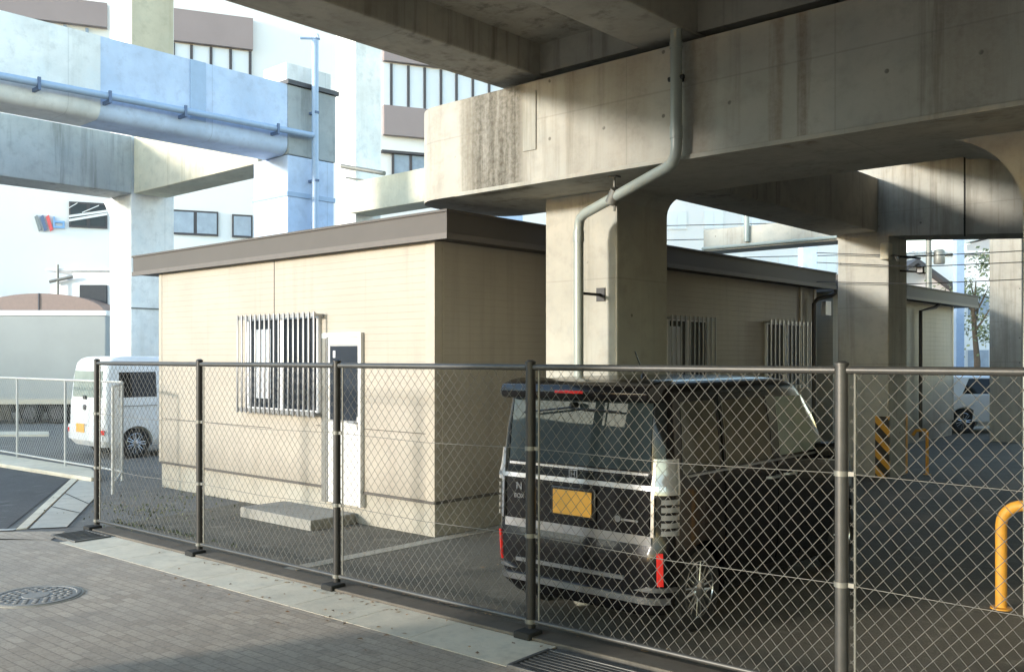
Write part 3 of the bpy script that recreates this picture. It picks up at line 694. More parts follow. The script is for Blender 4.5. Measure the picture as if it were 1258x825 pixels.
# brown vaulted roof
cx, yy = (48-CX)*28/F, 28
t = thing('vaulted_canopy', 'brown arched canopy roof showing above the silver truck body', 'canopy', WORLD, (cx, yy, 0))
hw = 1.95; zb = H+(HY-384)*28/F; rise = .58
pts = [(cx-hw*math.cos(a), zb+rise*math.sin(a)) for a in [PI*i/16 for i in range(17)]]
m = MB(); m.prism(pts, 'y', 28, 31); m.build('roof', 'awn', t)
m = MB(); m.box(cx-.02, cx+.02, 27.97, 28.0, zb, zb+rise); m.build('seam', 'mull', t)
for x in (cx-hw+.1, cx+hw-.1):
    for y in (28.1, 30.9): m = MB(); m.tube([(x, y, 0), (x, y, zb)], .05, 8); m.build('leg', 'galv', t)

# ------------------------------------------------------------------ box truck
TY = 26.0; TR = Frame((130-CX)*TY/F, TY, .04)
t = thing('box_truck', 'silver box truck parked sideways behind the low white fence', 'truck', TR, (-3, 1, 0))
zb, zt = H-(496-HY)*TY/F, H+(HY-387)*TY/F
m = MB(); m.box(-6.2, 0, 0, 2.2, zb, zt, .03); box_ = m.build('cargo_box', 'truckw', t)
m = MB(); m.box(-6.25, .03, -.03, 2.23, zt-.02, zt+.13, .02); m.build('top_rail', 'wcar', box_)
m = MB(); m.box(-6.2, 0, -.015, 0, zb, zb+.14); m.build('bottom_rail', 'alu', box_)
m = MB(); m.box(-8.2, -.1, .4, .6, zb-.25, zb-.02); m.box(-8.2, -.1, 1.6, 1.8, zb-.25, zb-.02); m.build('chassis', 'bplast', t)
m = MB(); m.box(-4.6, -2.6, .02, .06, zb-.42, zb-.04); m.build('side_guard', 'bplast', t)
for x in (-1.35, -2.1, -7.2):
    for y in (.05, 1.85):
        m = MB(); m.lathe((x, y, .3), (0, 1, 0), [(.18, 0), (.27, 0), (.3, .04), (.3, .22), (.27, .26), (.18, .26)], 24); wh = m.build('wheel', 'black', t)
        m = MB(); m.lathe((x, y-.01, .3), (0, 1, 0), [(.17, 0), (.17, .28)], 18); m.build('rim', 'mull', wh)
m = MB(); m.prism([(-8.3, .45), (-6.35, .45), (-6.35, 2.35), (-7.9, 2.35), (-8.3, 1.5)], 'y', .1, 2.1, .05); m.build('cab', 'wcar', t)

# ------------------------------------------------------------------ vehicles lofted through horizontal outlines
class Loft:
    """levels: z, rear y, front y, half width, rear corner radius, front corner radius"""
    def __init__(s, lv): s.lv = lv
    def at(s, z):
        lv = s.lv
        if z <= lv[0][0]: return lv[0][1:]
        for A, B in zip(lv, lv[1:]):
            if z <= B[0]:
                t = (z-A[0])/(B[0]-A[0]); return tuple(A[i]+(B[i]-A[i])*t for i in range(1, 6))
        return lv[-1][1:]
    def rear(s, x, z, off=0):
        yr, yf, hw, rr, rf = s.at(z); a = abs(x); sg = 1 if x >= 0 else -1
        if a <= hw-rr: return Vector((x, yr-off, z))
        th = min(PI/2, (a-(hw-rr))/rr)
        return Vector((sg*(hw-rr+(rr+off)*math.sin(th)), yr+rr-(rr+off)*math.cos(th), z))
    def side(s, y, z, sg, off=0):
        yr, yf, hw, rr, rf = s.at(z)
        if y < yr+rr:
            th = max(0, min(PI/2, (yr+rr-y)/rr)); return Vector((sg*(hw-rr+(rr+off)*math.cos(th)), yr+rr-(rr+off)*math.sin(th), z))
        if y > yf-rf:
            th = max(0, min(PI/2, (y-yf+rf)/rf)); return Vector((sg*(hw-rf+(rf+off)*math.cos(th)), yf-rf+(rf+off)*math.sin(th), z))
        return Vector((sg*(hw+off), y, z))
    def front(s, x, z, off=0):
        yr, yf, hw, rr, rf = s.at(z); a = abs(x); sg = 1 if x >= 0 else -1
        if a <= hw-rf: return Vector((x, yf+off, z))
        th = min(PI/2, (a-(hw-rf))/rf)
        return Vector((sg*(hw-rf+(rf+off)*math.sin(th)), yf-rf+(rf+off)*math.cos(th), z))
    def body(s, nc=7, ns=6):
        m = MB(); rings = []
        zs = []
        for A, B in zip(s.lv, s.lv[1:]):
            k = 2 if B[0]-A[0] > .05 else 1
            for i in range(k): zs.append(A[0]+(B[0]-A[0])*i/k)
        zs.append(s.lv[-1][0])
        for z in zs:
            yr, yf, hw, rr, rf = s.at(z); P = []
            def seg(p, q): 
                for i in range(1, ns): P.append((p[0]+(q[0]-p[0])*i/ns, p[1]+(q[1]-p[1])*i/ns))
            cs = [((hw-rr, yr+rr), rr, -PI/2), ((hw-rf, yf-rf), rf, 0), ((-hw+rf, yf-rf), rf, PI/2), ((-hw+rr, yr+rr), rr, PI)]
            arcs = [arc(c, r, a, a+PI/2, nc) for c, r, a in cs]
            for i in range(4):
                P += arcs[i]; seg(arcs[i][-1], arcs[(i+1) % 4][0])
            rings.append([m.bm.verts.new((x, y, z)) for x, y in P])
        n = len(rings[0])
        for A, B in zip(rings, rings[1:]):
            for k in range(n): m.bm.faces.new((A[k], A[(k+1) % n], B[(k+1) % n], B[k]))
        m.bm.faces.new(rings[0][::-1]); m.bm.faces.new(rings[-1]); return m
def patch(m, fn, quad, n=8, k=6, off=.006, thick=.02):
    """panel following a surface fn(u,v,off) between 4 (u,v) corners"""
    (a, b, c, d) = [Vector(q) for q in quad]
    def g(i, j, o):
        s, t = i/n, j/k; p = (a*(1-s)+b*s)*(1-t)+(d*(1-s)+c*s)*t; return m.bm.verts.new(fn(p.x, p.y, o))
    O = [[g(i, j, off) for j in range(k+1)] for i in range(n+1)]; I = [[g(i, j, off-thick) for j in range(k+1)] for i in range(n+1)]
    for i in range(n):
        for j in range(k): m.bm.faces.new((O[i][j], O[i+1][j], O[i+1][j+1], O[i][j+1])); m.bm.faces.new((I[i][j], I[i][j+1], I[i+1][j+1], I[i+1][j]))
    for i in range(n):
        for j in (0, k): m.bm.faces.new((O[i][j], O[i+1][j], I[i+1][j], I[i][j]))
    for j in range(k):
        for i in (0, n): m.bm.faces.new((O[i][j], O[i][j+1], I[i][j+1], I[i][j]))
def cut_wells(body, spots, r, hw):
    cut = MB()
    for (y, z) in spots:
        for sg in (-1, 1): cut.lathe((sg*(hw-.24), y, z), (sg, 0, 0), [(r, 0), (r, .6)], 32)
    c = cut.build('cutter', 'black', body.parent); c.parent = None
    c.matrix_world = Matrix.Identity(4)
    par = body.parent; body.parent = None; body.matrix_world = Matrix.Identity(4)
    md = body.modifiers.new('w', 'BOOLEAN'); md.object = c; md.operation = 'DIFFERENCE'; md.solver = 'EXACT'
    dg = bpy.context.evaluated_depsgraph_get(); me = bpy.data.meshes.new_from_object(body.evaluated_get(dg))
    body.modifiers.clear(); body.data = me; body.parent = par; body.matrix_parent_inverse = Matrix.Identity(4)
    bpy.data.objects.remove(c)
    for p_ in me.polygons: p_.use_smooth = True
    me.set_sharp_from_angle(angle=math.radians(38))
def wheel(par, x, y, r, sg, spokes=8, w=.155):
    m = MB(); m.lathe((x, y, r), (sg, 0, 0), [(r*.66, -w), (r*.93, -w), (r, -w+.02), (r, -.025), (r*.95, -.004), (r*.72, 0), (r*.66, -.012)], 36); wh = m.build('wheel', 'black', par)
    m = MB(); m.lathe((x, y, r), (sg, 0, 0), [(r*.2, -.06), (r*.2, .0), (r*.13, .008), (.001, .008)], 20)
    m.lathe((x, y, r), (sg, 0, 0), [(r*.69, -.14), (r*.70, -.01), (r*.66, -.004), (r*.63, -.02), (r*.62, -.14)], 36)
    for k in range(spokes):
        a = 2*PI*k/spokes; d = Vector((0, math.cos(a), math.sin(a))); e = Vector((0, -math.sin(a), math.cos(a)))
        for s2 in (-1, 1):
            c = Vector((x-sg*.02, y, r)); p = [c+d*r*.15+e*s2*.012, c+d*r*.66+e*s2*r*.10]
            m.tube(p, [.016, .012], 6)
    m.build('rim', 'rim', wh)
    m = MB(); m.lathe((x-sg*.10, y, r), (sg, 0, 0), [(r*.6, 0), (r*.6, .02)], 24); m.build('hub', 'bplast', wh)
    return wh

# ---- black tall minicar seen from behind
NB = Loft([(.17, .06, 3.32, .64, .16, .2), (.24, .012, 3.375, .70, .15, .24), (.42, 0, 3.395, .725, .15, .26), (.60, .004, 3.395, .7375, .14, .28), (.64, .022, 3.39, .7375, .13, .28), (.95, .03, 3.34, .735, .12, .3), (1.0, .034, 3.24, .733, .12, .33), (1.045, .04, 2.86, .728, .12, .3), (1.09, .045, 2.76, .72, .12, .25), (1.35, .065, 2.55, .70, .12, .22), (1.58, .095, 2.34, .668, .12, .22), (1.64, .11, 2.26, .655, .13, .24), (1.68, .15, 2.14, .62, .15, .26), (1.70, .22, 1.98, .56, .2, .28), (1.712, .4, 1.75, .42, .2, .3)])
K = thing('black_minicar', 'glossy black tall minicar parked nose in behind the fence, showing its yellow number plate', 'car', CAR, (0, 0, 0))
bd = NB.body().build('body', 'bcar', K)
WR = .285; wy = (.50, 3.02)
cut_wells(bd, [(wy[0], WR), (wy[1], WR)], .335, .7375)
for y in wy:
    for sg in (-1, 1): wheel(K, sg*.705, y, WR, sg, 8)
def part(name, mat, fn, quads, par=K, n=10, k=6, off=.006, th=.02):
    m = MB()
    for q in quads: patch(m, fn, q, n, k, off, th)
    return m.build(name, mat, par)
rs = lambda u, v, o: NB.rear(u, v, o)
tg = part('tailgate_panel', 'bcar', rs, [[(-.60, .70), (.60, .70), (.615, 1.10), (-.615, 1.10)]], off=.010)
rg = part('rear_window', 'rglass', rs, [[(-.60, 1.115), (.60, 1.115), (.59, 1.575), (-.59, 1.575)]], off=.008, n=16, k=8)
for sg in (-1, 1): part('window_corner', 'cglass', lambda u, v, o, sg=sg: NB.rear(sg*u, v, o), [[(.612, 1.115), (.70, 1.115), (.675, 1.565), (.60, 1.565)]], off=.007)
sp = MB(); sp.prism([(.02, 1.56), (-.03, 1.575), (-.045, 1.62), (-.02, 1.665), (.06, 1.69), (.16, 1.705), (.30, 1.708), (.2, 1.63), (.13, 1.56)], 'x', -.625, .625, .012); sp.build('roof_spoiler', 'bcar', K)
m = MB(); m.box(-.12, .12, -.05, -.03, 1.61, 1.63, .003); m.build('high_brake_lamp', 'red', K)
wp = MB(); wp.tube([(.0, .012, 1.515), (-.12, .0, 1.50), (-.42, -.01, 1.465)], .008, 6); wp.tube([(-.02, -.008, 1.508), (.40, -.002, 1.495)], .007, 6); wp.lathe((.0, .05, 1.53), (0, -1, 0), [(.02, 0), (.02, .06), (.01, .07)], 12); wp.build('rear_wiper', 'bplast', K)
part('chrome_garnish', 'chrome', rs, [[(-.59, 1.088), (.59, 1.088), (.59, 1.104), (-.59, 1.104)]], off=.018, n=20, k=2)
part('silver_garnish', 'chrome', rs, [[(-.70, .995), (.70, .995), (.70, 1.026), (-.70, 1.026)]], off=.026, n=24, k=2)
part('garnish_panel', 'cglass', rs, [[(-.6, 1.036), (.6, 1.036), (.6, 1.074), (-.6, 1.074)]], off=.018, n=12, k=2)
for sg in (-1, 1):
    lens = lambda u, v, o, sg=sg: NB.rear(sg*u, v, o)
    lp = part('tail_lamp', 'lamp_c', lens, [[(.63, .97), (.80, .97), (.785, 1.20), (.64, 1.20)]], off=.022, n=10, k=8)
    part('lamp_rim', 'chrome', lens, [[(.622, .70), (.640, .70), (.640, 1.20), (.622, 1.20)]], par=lp, off=.026, n=2, k=8)
    m = MB()
    for i in range(5): patch(m, lens, [(.68, .71+i*.05), (.80, .71+i*.05), (.80, .742+i*.05), (.68, .742+i*.05)], 5, 2, .018, .02)
    m.build('lamp_fin', 'lamp_c', lp)
    part('lamp_red', 'red', lens, [[(.66, 1.0), (.70, 1.0), (.70, 1.17), (.66, 1.17)]], par=lp, off=.018, n=3, k=6)
    part('reflector', 'red', lens, [[(.66, .385), (.70, .385), (.70, .60), (.66, .60)]], off=.012, n=3, k=5)
    part('bumper_corner', 'chrome', lens, [[(.50, .345), (.80, .345), (.80, .37), (.60, .375)]], off=.018, n=10, k=2)
part('bumper_trim', 'chrome', rs, [[(-.62, .64), (.62, .64), (.62, .70), (-.62, .70)]], off=.012, n=16, k=3)
part('bumper_strip', 'chrome', rs, [[(-.50, .40), (.42, .40), (.42, .425), (-.50, .425)]], off=.014, n=16, k=2)
part('bumper_strip', 'chrome', rs, [[(-.70, .262), (.74, .262), (.74, .305), (-.70, .305)]], off=.018, n=22, k=2)
m = MB(); m.box(-.19, .19, .0, .016, .755, .965, .01); rec = m.build('plate_recess', 'bplast', tg)
m = MB(); m.box(-.165, .165, -.012, -.001, .775, .945, .006); m.build('number_plate', 'plate', K)
def stick(me, name, mat, par, loc, rot):
    me.materials.clear(); me.materials.append(M[mat]); o = bpy.data.objects.new(name, me); COL.objects.link(o); o.parent = par; o.location = loc; o.rotation_euler = rot; return o
stick(textmesh('H', .055, .004), 'emblem', 'chrome', K, (0.0, .006, 1.055), (PI/2, 0, 0))
m = MB(); 
for a, b, c, d in ((-.035, .035, 1.028, 1.034), (-.035, .035, 1.08, 1.086), (-.035, -.029, 1.034, 1.08), (.029, .035, 1.034, 1.08)): m.box(a, b, .004, .014, c, d)
m.build('emblem_ring', 'chrome', K)
stick(textmesh('N', .075, .004), 'badge', 'chrome', K, (-.49, .016, .93), (PI/2, 0, 0))
stick(textmesh('BOX', .045, .004), 'badge', 'chrome', K, (-.49, .016, .86), (PI/2, 0, 0))
m = MB(); m.lathe((.36, .012, .79), (0, 1, 0), [(.022, 0), (.022, .012), (.014, .012), (.014, 0)], 18); m.build('badge', 'chrome', K)
m = MB(); m.box(.39, .52, .008, .018, .783, .795); m.build('badge', 'chrome', K)
for sg in (1, -1):
    sd = lambda u, v, o, sg=sg: NB.side(u, v, sg, o)
    part('window', 'sglass', sd, [[(.24, 1.09), (.74, 1.09), (.74, 1.56), (.29, 1.56)]], n=10, k=8)
    dr = part('sliding_door', 'bcar', sd, [[(.80, .30), (1.62, .30), (1.62, 1.60), (.80, 1.60)]], off=.010, n=14, k=16)
    part('window', 'sglass', sd, [[(.83, 1.09), (1.55, 1.09), (1.49, 1.555), (.83, 1.555)]], off=.015, n=10, k=8, par=dr)
    df = part('door', 'bcar', sd, [[(1.64, .30), (2.55, .30), (2.60, 1.06), (1.64, 1.06)]], off=.010, n=14, k=10)
    part('window', 'cglass2', sd, [[(1.70, 1.10), (2.55, 1.10), (2.28, 1.55), (1.70, 1.55)]], off=.010, n=10, k=8, par=df)
    part('pillar_trim', 'bplast', sd, [[(1.575, 1.09), (1.69, 1.09), (1.69, 1.56), (1.53, 1.56)]], off=.013, n=3, k=8)
    for y in (1.42, 1.72):
        m = MB(); m.tube([sd(y, .955, .012), sd(y+.02, .955, .045), sd(y+.16, .955, .045), sd(y+.18, .955, .012)], .012, 8); m.build('handle', 'chrome', dr if y < 1.6 else df)
    m = MB(); m.box(sg*.72, sg*.93, 2.34, 2.46, 1.02, 1.16, .035); mr = m.build('mirror', 'bcar', K)
    m = MB(); m.box(sg*.75, sg*.932, 2.36, 2.45, 1.015, 1.03, .005); m.build('mirror_strip', 'chrome', mr)
    part('belt_moulding', 'chrome', sd, [[(.3, 1.068), (2.5, 1.068), (2.5, 1.080), (.3, 1.080)]], off=.020, n=24, k=1)
    part('sill', 'bplast', sd, [[(.85, .2), (2.65, .2), (2.65, .29), (.85, .29)]], off=.014, n=14, k=2)
    part('headlamp', 'lamp_c', sd, [[(3.0, .72), (3.55, .72), (3.5, .92), (3.1, .94)]], off=.008, n=8, k=4)
part('windscreen', 'cglass2', lambda u, v, o: NB.front(u, v, o), [[(-.60, 1.11), (.60, 1.11), (.50, 1.57), (-.50, 1.57)]], n=12, k=8)
part('grille', 'bplast', lambda u, v, o: NB.front(u, v, o), [[(-.45, .6), (.45, .6), (.45, .85), (-.45, .85)]], n=8, k=4)
m = MB(); m.lathe((.22, .55, 1.705), (0, 0, 1), [(.025, 0), (.015, .03), (.006, .04)], 10); m.tube([(.22, .55, 1.74), (.20, .47, 1.90)], .005, 6); m.build('antenna', 'bplast', K)

# ---- white kei van, rear and right side
VAN = Frame(*LOT.w(-10.35, 1.0)[:2], LOT.ang)
VL = Loft([(.22, .06, 3.33, .66, .12, .2), (.32, 0, 3.39, .72, .1, .2), (.55, 0, 3.395, .735, .09, .22), (.98, .015, 3.3, .7375, .09, .22), (1.05, .02, 3.0, .735, .09, .22), (1.5, .05, 2.65, .69, .1, .2), (1.75, .09, 2.45, .655, .12, .2), (1.82, .14, 2.35, .62, .14, .2), (1.86, .22, 2.2, .55, .18, .2), (1.875, .4, 2.0, .4, .2, .2)])
K2 = thing('white_van', 'white kei van with yellow plate parked behind the low white fence', 'van', VAN, (0, 0, 0))
bd = VL.body().build('body', 'wcar', K2); cut_wells(bd, [(.62, .27), (2.95, .27)], .32, .7375)
for y in (.62, 2.95):
    for sg in (-1, 1): wheel(K2, sg*.70, y, .27, sg, 7)
vr = lambda u, v, o: VL.rear(u, v, o)
part('rear_window', 'cglass2', vr, [[(-.60, 1.12), (.60, 1.12), (.57, 1.60), (-.57, 1.60)]], par=K2, off=.008)
part('bumper', 'wcar', vr, [[(-.76, .33), (.76, .33), (.76, .60), (-.76, .60)]], par=K2, off=.035, n=18, k=4)
m = MB(); m.box(-.30, .03, -.05, -.034, .47, .63, .006); m.build('number_plate', 'plate', K2)
m = MB(); m.lathe((-.05, .0, .93), (0, -1, 0), [(.05, -.02), (.05, .014), (.03, .02)], 14); m.build('emblem', 'mull', K2)
m = MB(); m.box(-.08, .0, -.02, .02, 1.08, 1.15, .01); m.build('tailgate_handle', 'bplast', K2)
for sg in (-1, 1):
    part('tail_lamp', 'red', lambda u, v, o, sg=sg: VL.rear(sg*u, v, o), [[(.62, .46), (.72, .46), (.72, .54), (.62, .54)]], par=K2, off=.045, n=6, k=4)
    sd = lambda u, v, o, sg=sg: VL.side(u, v, sg, o)
    part('window', 'cglass', sd, [[(.28, 1.12), (1.12, 1.12), (1.12, 1.58), (.30, 1.58)]], par=K2)
    dr = part('sliding_door', 'wcar', sd, [[(1.0, .34), (1.95, .34), (1.95, 1.66), (1.0, 1.66)]], par=K2, off=.007, n=8, k=12)
    part('window', 'cglass', sd, [[(1.22, 1.12), (1.88, 1.12), (1.86, 1.58), (1.22, 1.58)]], par=dr, off=.012)
    df = part('door', 'wcar', sd, [[(1.97, .34), (2.75, .34), (2.75, 1.08), (1.97, 1.08)]], par=K2, off=.007)
    part('window', 'cglass', sd, [[(2.0, 1.12), (2.78, 1.12), (2.52, 1.6), (2.0, 1.6)]], par=df, off=.01)
    m = MB()
    patch(m, sd, [(.25, .955), (1.0, .955), (1.0, .967), (.25, .967)], 8, 1, .012, .02); m.build('slide_rail', 'galv', K2)
    m = MB(); m.tube([sd(1.05, .97, .01), sd(1.08, .97, .035), sd(1.2, .97, .035), sd(1.22, .97, .01)], .012, 8); m.build('handle', 'bplast', dr)
part('windscreen', 'cglass2', lambda u, v, o: VL.front(u, v, o), [[(-.6, 1.1), (.6, 1.1), (.55, 1.65), (-.55, 1.65)]], par=K2)

# ---- white hatchback far right, side on
px = (1196-CX)/F; HY_ = 22.8; hc = Vector((px*HY_, HY_))
WC = Frame(hc.x-1.15, hc.y+.55, -PI/2+.06)          # car y axis points right in the picture
WL = Loft([(.18, .1, 3.75, .72, .25, .3), (.3, 0, 3.85, .80, .25, .35), (.6, .0, 3.88, .82, .25, .4), (.85, .06, 3.75, .81, .25, .45), (.92, .1, 3.2, .80, .25, .4), (.96, .12, 2.95, .78, .25, .3), (1.2, .32, 2.5, .70, .22, .25), (1.36, .5, 2.2, .64, .2, .25), (1.40, .65, 2.0, .56, .2, .25), (1.42, .9, 1.75, .4, .2, .25)])
K3 = thing('white_hatchback', 'white hatchback standing far right between the second office and a pillar', 'car', WC, (0, 0, 0))
WC_e = None
bd = WL.body().build('body', 'wcar', K3); cut_wells(bd, [(.78, .3), (3.1, .3)], .35, .82)
for y in (.78, 3.1):
    for sg in (-1, 1): wheel(K3, sg*.79, y, .3, sg, 7)
for sg in (-1, 1):
    sd = lambda u, v, o, sg=sg: WL.side(u, v, sg, o)
    dr = part('door', 'wcar', sd, [[(.98, .3), (1.9, .3), (1.9, .93), (1.05, .93)]], par=K3, off=.006)
    part('window', 'cglass', sd, [[(.75, .965), (1.82, .965), (1.80, 1.33), (.98, 1.33)]], par=dr, off=.008)
    df = part('door', 'wcar', sd, [[(1.92, .3), (2.85, .3), (2.9, .93), (1.92, .93)]], par=K3, off=.006)
    part('window', 'cglass', sd, [[(1.92, .965), (2.78, .965), (2.3, 1.33), (1.92, 1.33)]], par=df, off=.008)
    m = MB(); m.tube([sd(1.66, .8, .01), sd(1.69, .8, .035), sd(1.82, .8, .035), sd(1.85, .8, .01)], .014, 8); m.build('handle', 'mull', dr)
    part('tail_lamp', 'red', sd, [[(-.1, .68), (.3, .68), (.3, .9), (-.02, .9)]], par=K3, off=.006)
    part('headlamp', 'lamp_c', sd, [[(3.4, .62), (4.0, .62), (3.95, .78), (3.5, .82)]], par=K3, off=.006)
part('rear_window', 'cglass', lambda u, v, o: WL.rear(u, v, o), [[(-.6, .98), (.6, .98), (.5, 1.32), (-.5, 1.32)]], par=K3)
part('windscreen', 'cglass', lambda u, v, o: WL.front(u, v, o), [[(-.65, .98), (.65, .98), (.55, 1.32), (-.55, 1.32)]], par=K3)

# ------------------------------------------------------------------ yellow barriers
bx_, by_ = LOT.l(*G(1230, 748))
t = thing('pipe_barrier', 'thick yellow hoop barrier standing in the lot at the right', 'barrier', LOT, (bx_, by_, 0))
rr = .16; hh = .78
pts = [(bx_, by_, 0), (bx_, by_, hh-rr)]+[(bx_+rr-rr*math.cos(a), by_, hh-rr+rr*math.sin(a)) for a in [PI/2*i/6 for i in range(1, 7)]]+[(bx_+1.4, by_, hh)]+[(bx_+1.4+rr*math.sin(a), by_, hh-rr+rr*math.cos(a)) for a in [PI/2*i/6 for i in range(1, 7)]]+[(bx_+1.4+rr, by_, 0)]
m = MB(); m.tube(pts, .04, 16); m.build('hoop', 'yel', t)
for x in (bx_, bx_+1.4+rr): m = MB(); m.lathe((x, by_, 0), (0, 0, 1), [(.075, 0), (.075, .016), (.05, .02)], 18); m.build('foot_plate', 'yel', t)
bx_, by_ = LOT.l(*G(1139, 583))
t = thing('guard_rail', 'thin yellow guard rail beside the striped pillar foot', 'barrier', LOT, (bx_, by_, 0))
m = MB(); m.tube([(bx_, by_, 0), (bx_, by_, .68), (bx_-.03, by_, .71), (1.9, by_-.1, .70), (1.85, by_-.1, .62)], .026, 10); m.build('rail', 'yel', t)
m = MB(); m.lathe((bx_, by_, 0), (0, 0, 1), [(.06, 0), (.06, .015), (.03, .02)], 14); m.build('foot_plate', 'yel', t)
# stone under the car
sx_, sy_ = G(716, 744); m = MB(); bmesh.ops.create_icosphere(m.bm, subdivisions=2, radius=.07)
for v in m.bm.verts: v.co = Vector((v.co.x*1.1+sx_, v.co.y*.8+sy_, max(0, v.co.z*.7+.04)+.006)); v.co += Vector((random.uniform(-.008, .008), random.uniform(-.008, .008), 0))
m.build('stone', 'stone', frame=WORLD, o=(sx_, sy_, 0), label='pale stone lying behind the rear bumper of the black minicar', cat='stone', smooth=30)

# ------------------------------------------------------------------ lamp on second pillar and cables
lx, lz = LOT.hy(7.75, 1097, 311)
t = thing('flood_lamp', 'small cream flood lamp on top of the second pillar corner', 'lamp', LOT, (1.764, 7.8, lz))
m = MB(); m.box(1.70, 1.84, 7.62, 7.8, lz-.1, lz+.16, .03); m.build('housing', 'cream_conc', t)
m = MB(); m.tube([(1.76, 7.83, lz), (1.9, 7.75, lz-.05), (1.98, 7.6, lz-.12)], .02, 8); m.build('bracket', 'galv', t)
t = thing('camera_arm', 'black camera arm sticking out right of the second pillar', 'camera', LOT, (1.77, 8.3, 3.3))
m = MB(); m.tube([(1.764, 8.3, 3.42), (2.05, 8.4, 3.38)], .014, 8); m.build('arm', 'cable', t)
m = MB(); m.tube([(1.764, 8.3, 3.2), (2.05, 8.4, 3.17)], .014, 8); m.build('arm', 'cable', t)
m = MB(); m.box(2.0, 2.12, 8.32, 8.46, 3.14, 3.26, .02); m.build('housing', 'bplast', t)
for i, (ya, yb_) in enumerate(((309, 312), (321, 326), (345, 344))):
    _, z0 = LOT.hy(7.6, 1010, ya); x0, _ = LOT.hy(7.6, 1000); x1, z1 = LOT.hy(7.6, 1262, yb_)
    m = MB(); m.tube([(x0, 7.7, z0), ((x0+x1)/2, 7.7, (z0+z1)/2-.04), (x1+3, 7.7, z1)], .007, 6)
    m.build('overhead_cable', 'cable', frame=LOT, o=(x0, 7.7, z0), label='%s black cable strung past the second pillar under the viaduct' % ('uppermost', 'middle', 'lowest')[i], cat='cable', group='cables strung past the second pillar')

# ------------------------------------------------------------------ right-hand background
t = thing('rear_viaduct_beam', 'pale concrete beam with a pipe seen through the gap above the office roof', 'beam', LOT, (2, 17, 0))
x0, y0 = LOT.l((864-CX)*24/F, 24)
m = MB(); m.box(x0, x0+4.6, y0, y0+.8, 4.55, 5.1, .02); m.build('beam', 'conc', t)
m = MB(); m.box(x0+1.9, x0+4.6, y0+.9, y0+1.3, 4.9, 5.5, .02); m.build('rear_beam', 'cream_conc', t)
m = MB(); m.tube([(x0+1.25, y0-.06, 4.7), (x0+1.25, y0-.06, 6.6)], .07, 10); m.tube([(x0, y0-.05, 4.62), (x0+4.5, y0-.05, 4.62)], .04, 8); m.build('pipe', 'pipe', t)
m = MB(); m.box(x0+3.75, x0+4.5, y0+.02, y0+.78, -.1, 4.55, .02); m.build('column', 'conc', t)
# blue column far right and a blue steel one
def bpole(pxx, Y, w, z1, label, mat='bpipe'):
    X = (pxx-CX)*Y/F; t = thing('steel_column', label, 'column', WORLD, (X, Y, 0))
    m = MB(); m.box(X-w/2, X+w/2, Y, Y+w, -.05, z1, .02); m.build('shaft', mat, t)
    m = MB(); m.box(X-w*.8, X+w*.8, Y-w*.3, Y+w*1.3, -.02, .03); m.build('base_plate', 'galv', t)
bpole(1180, 30, .26, 7.2, 'light blue steel column in the gap right of the second office')
bpole(995, 34, .55, 7.0, 'light blue column seen in the gap above the first office roof', 'blue_conc')
def house(X, Y, w, d, h, rise, label, wall, name='house', roof='roof_d', ang=0.0, wins=3, gl='glass_b'):
    fr = Frame(X, Y, ang); t = thing(name, label, 'house' if name == 'house' else 'building', fr, (0, 0, 0))
    m = MB(); m.prism([(-w/2, 0), (w/2, 0), (w/2, h), (0, h+rise), (-w/2, h)], 'y', 0, d); m.build('wall', wall, t)
    if rise > .3:
        m = MB(); e = .5; th = .22; k = rise/(w/2)
        m.prism([(-w/2-e, h-e*k+.02), (0, h+rise+.02), (w/2+e, h-e*k+.02), (w/2+e, h-e*k+th+.02), (0, h+rise+th+.02), (-w/2-e, h-e*k+th+.02)], 'y', -.5, d+.5); m.build('roof', roof, t)
    else:
        m = MB(); m.box(-w/2-.15, w/2+.15, -.15, d+.15, h+rise, h+rise+.25); m.build('roof', 'alu_w', t)
    nf = max(1, int(h//3))
    for f in range(nf):
        for i in range(wins):
            x = -w/2+w*(i+.5)/wins; m = MB(); m.box(x-.65, x+.65, -.05, .03, f*3+1.1, f*3+2.3); wn = m.build('window', 'alu_w', t)
            m = MB(); m.box(x-.58, x-.03, -.07, -.04, f*3+1.17, f*3+2.23); m.box(x+.03, x+.58, -.07, -.04, f*3+1.17, f*3+2.23); m.build('pane', gl, wn)
    return t
house(19.7, 46, 5.0, 8, 4.7, 1.7, 'pale house with dark gabled roof far behind the second office', 'pinkw', ang=.1, wins=2)
house(27.0, 52, 9, 8, 7.4, .1, 'flat-roofed white building behind the light blue steel column', 'whtpl', 'low_building', wins=4)
house(16.5, 60, 14, 9, 13.5, .1, 'tall pale building seen above the first office roof', 'whtpl', 'tall_building', wins=6, ang=-.15, gl='glass_w')
qx, qy, _ = LOT.w(20, 28)
house(qx, qy, 21, 8, 8, .1, 'unseen long grey building added at the far end of the car park to dim reflections', 'pinkw', 'unseen_end_building', wins=5, ang=LOT.ang)  # out of view, added to darken what the car side windows reflect
qx, qy, _ = LOT.w(24.6, 8)
house(qx, qy, 30, 8, 8, .1, 'unseen long beige building added right of the car park to darken lot and reflections', 'siding2', 'unseen_side_building', wins=7, ang=LOT.ang+PI/2+PI)  # out of view, added to keep open sky off the lot and car

house(38, 58, 10, 10, 10, .1, 'pale grey building at the far right behind the pillars', 'pinkw', 'grey_building', wins=4)
house(-46, 16.5, 51, 8, 7.4, .1, 'unseen long low building added at the far left to dim reflections in the glass', 'pinkw', 'unseen_street_building', wins=12, ang=PI/2)  # out of view, added to cover the bright horizon in door and car glass
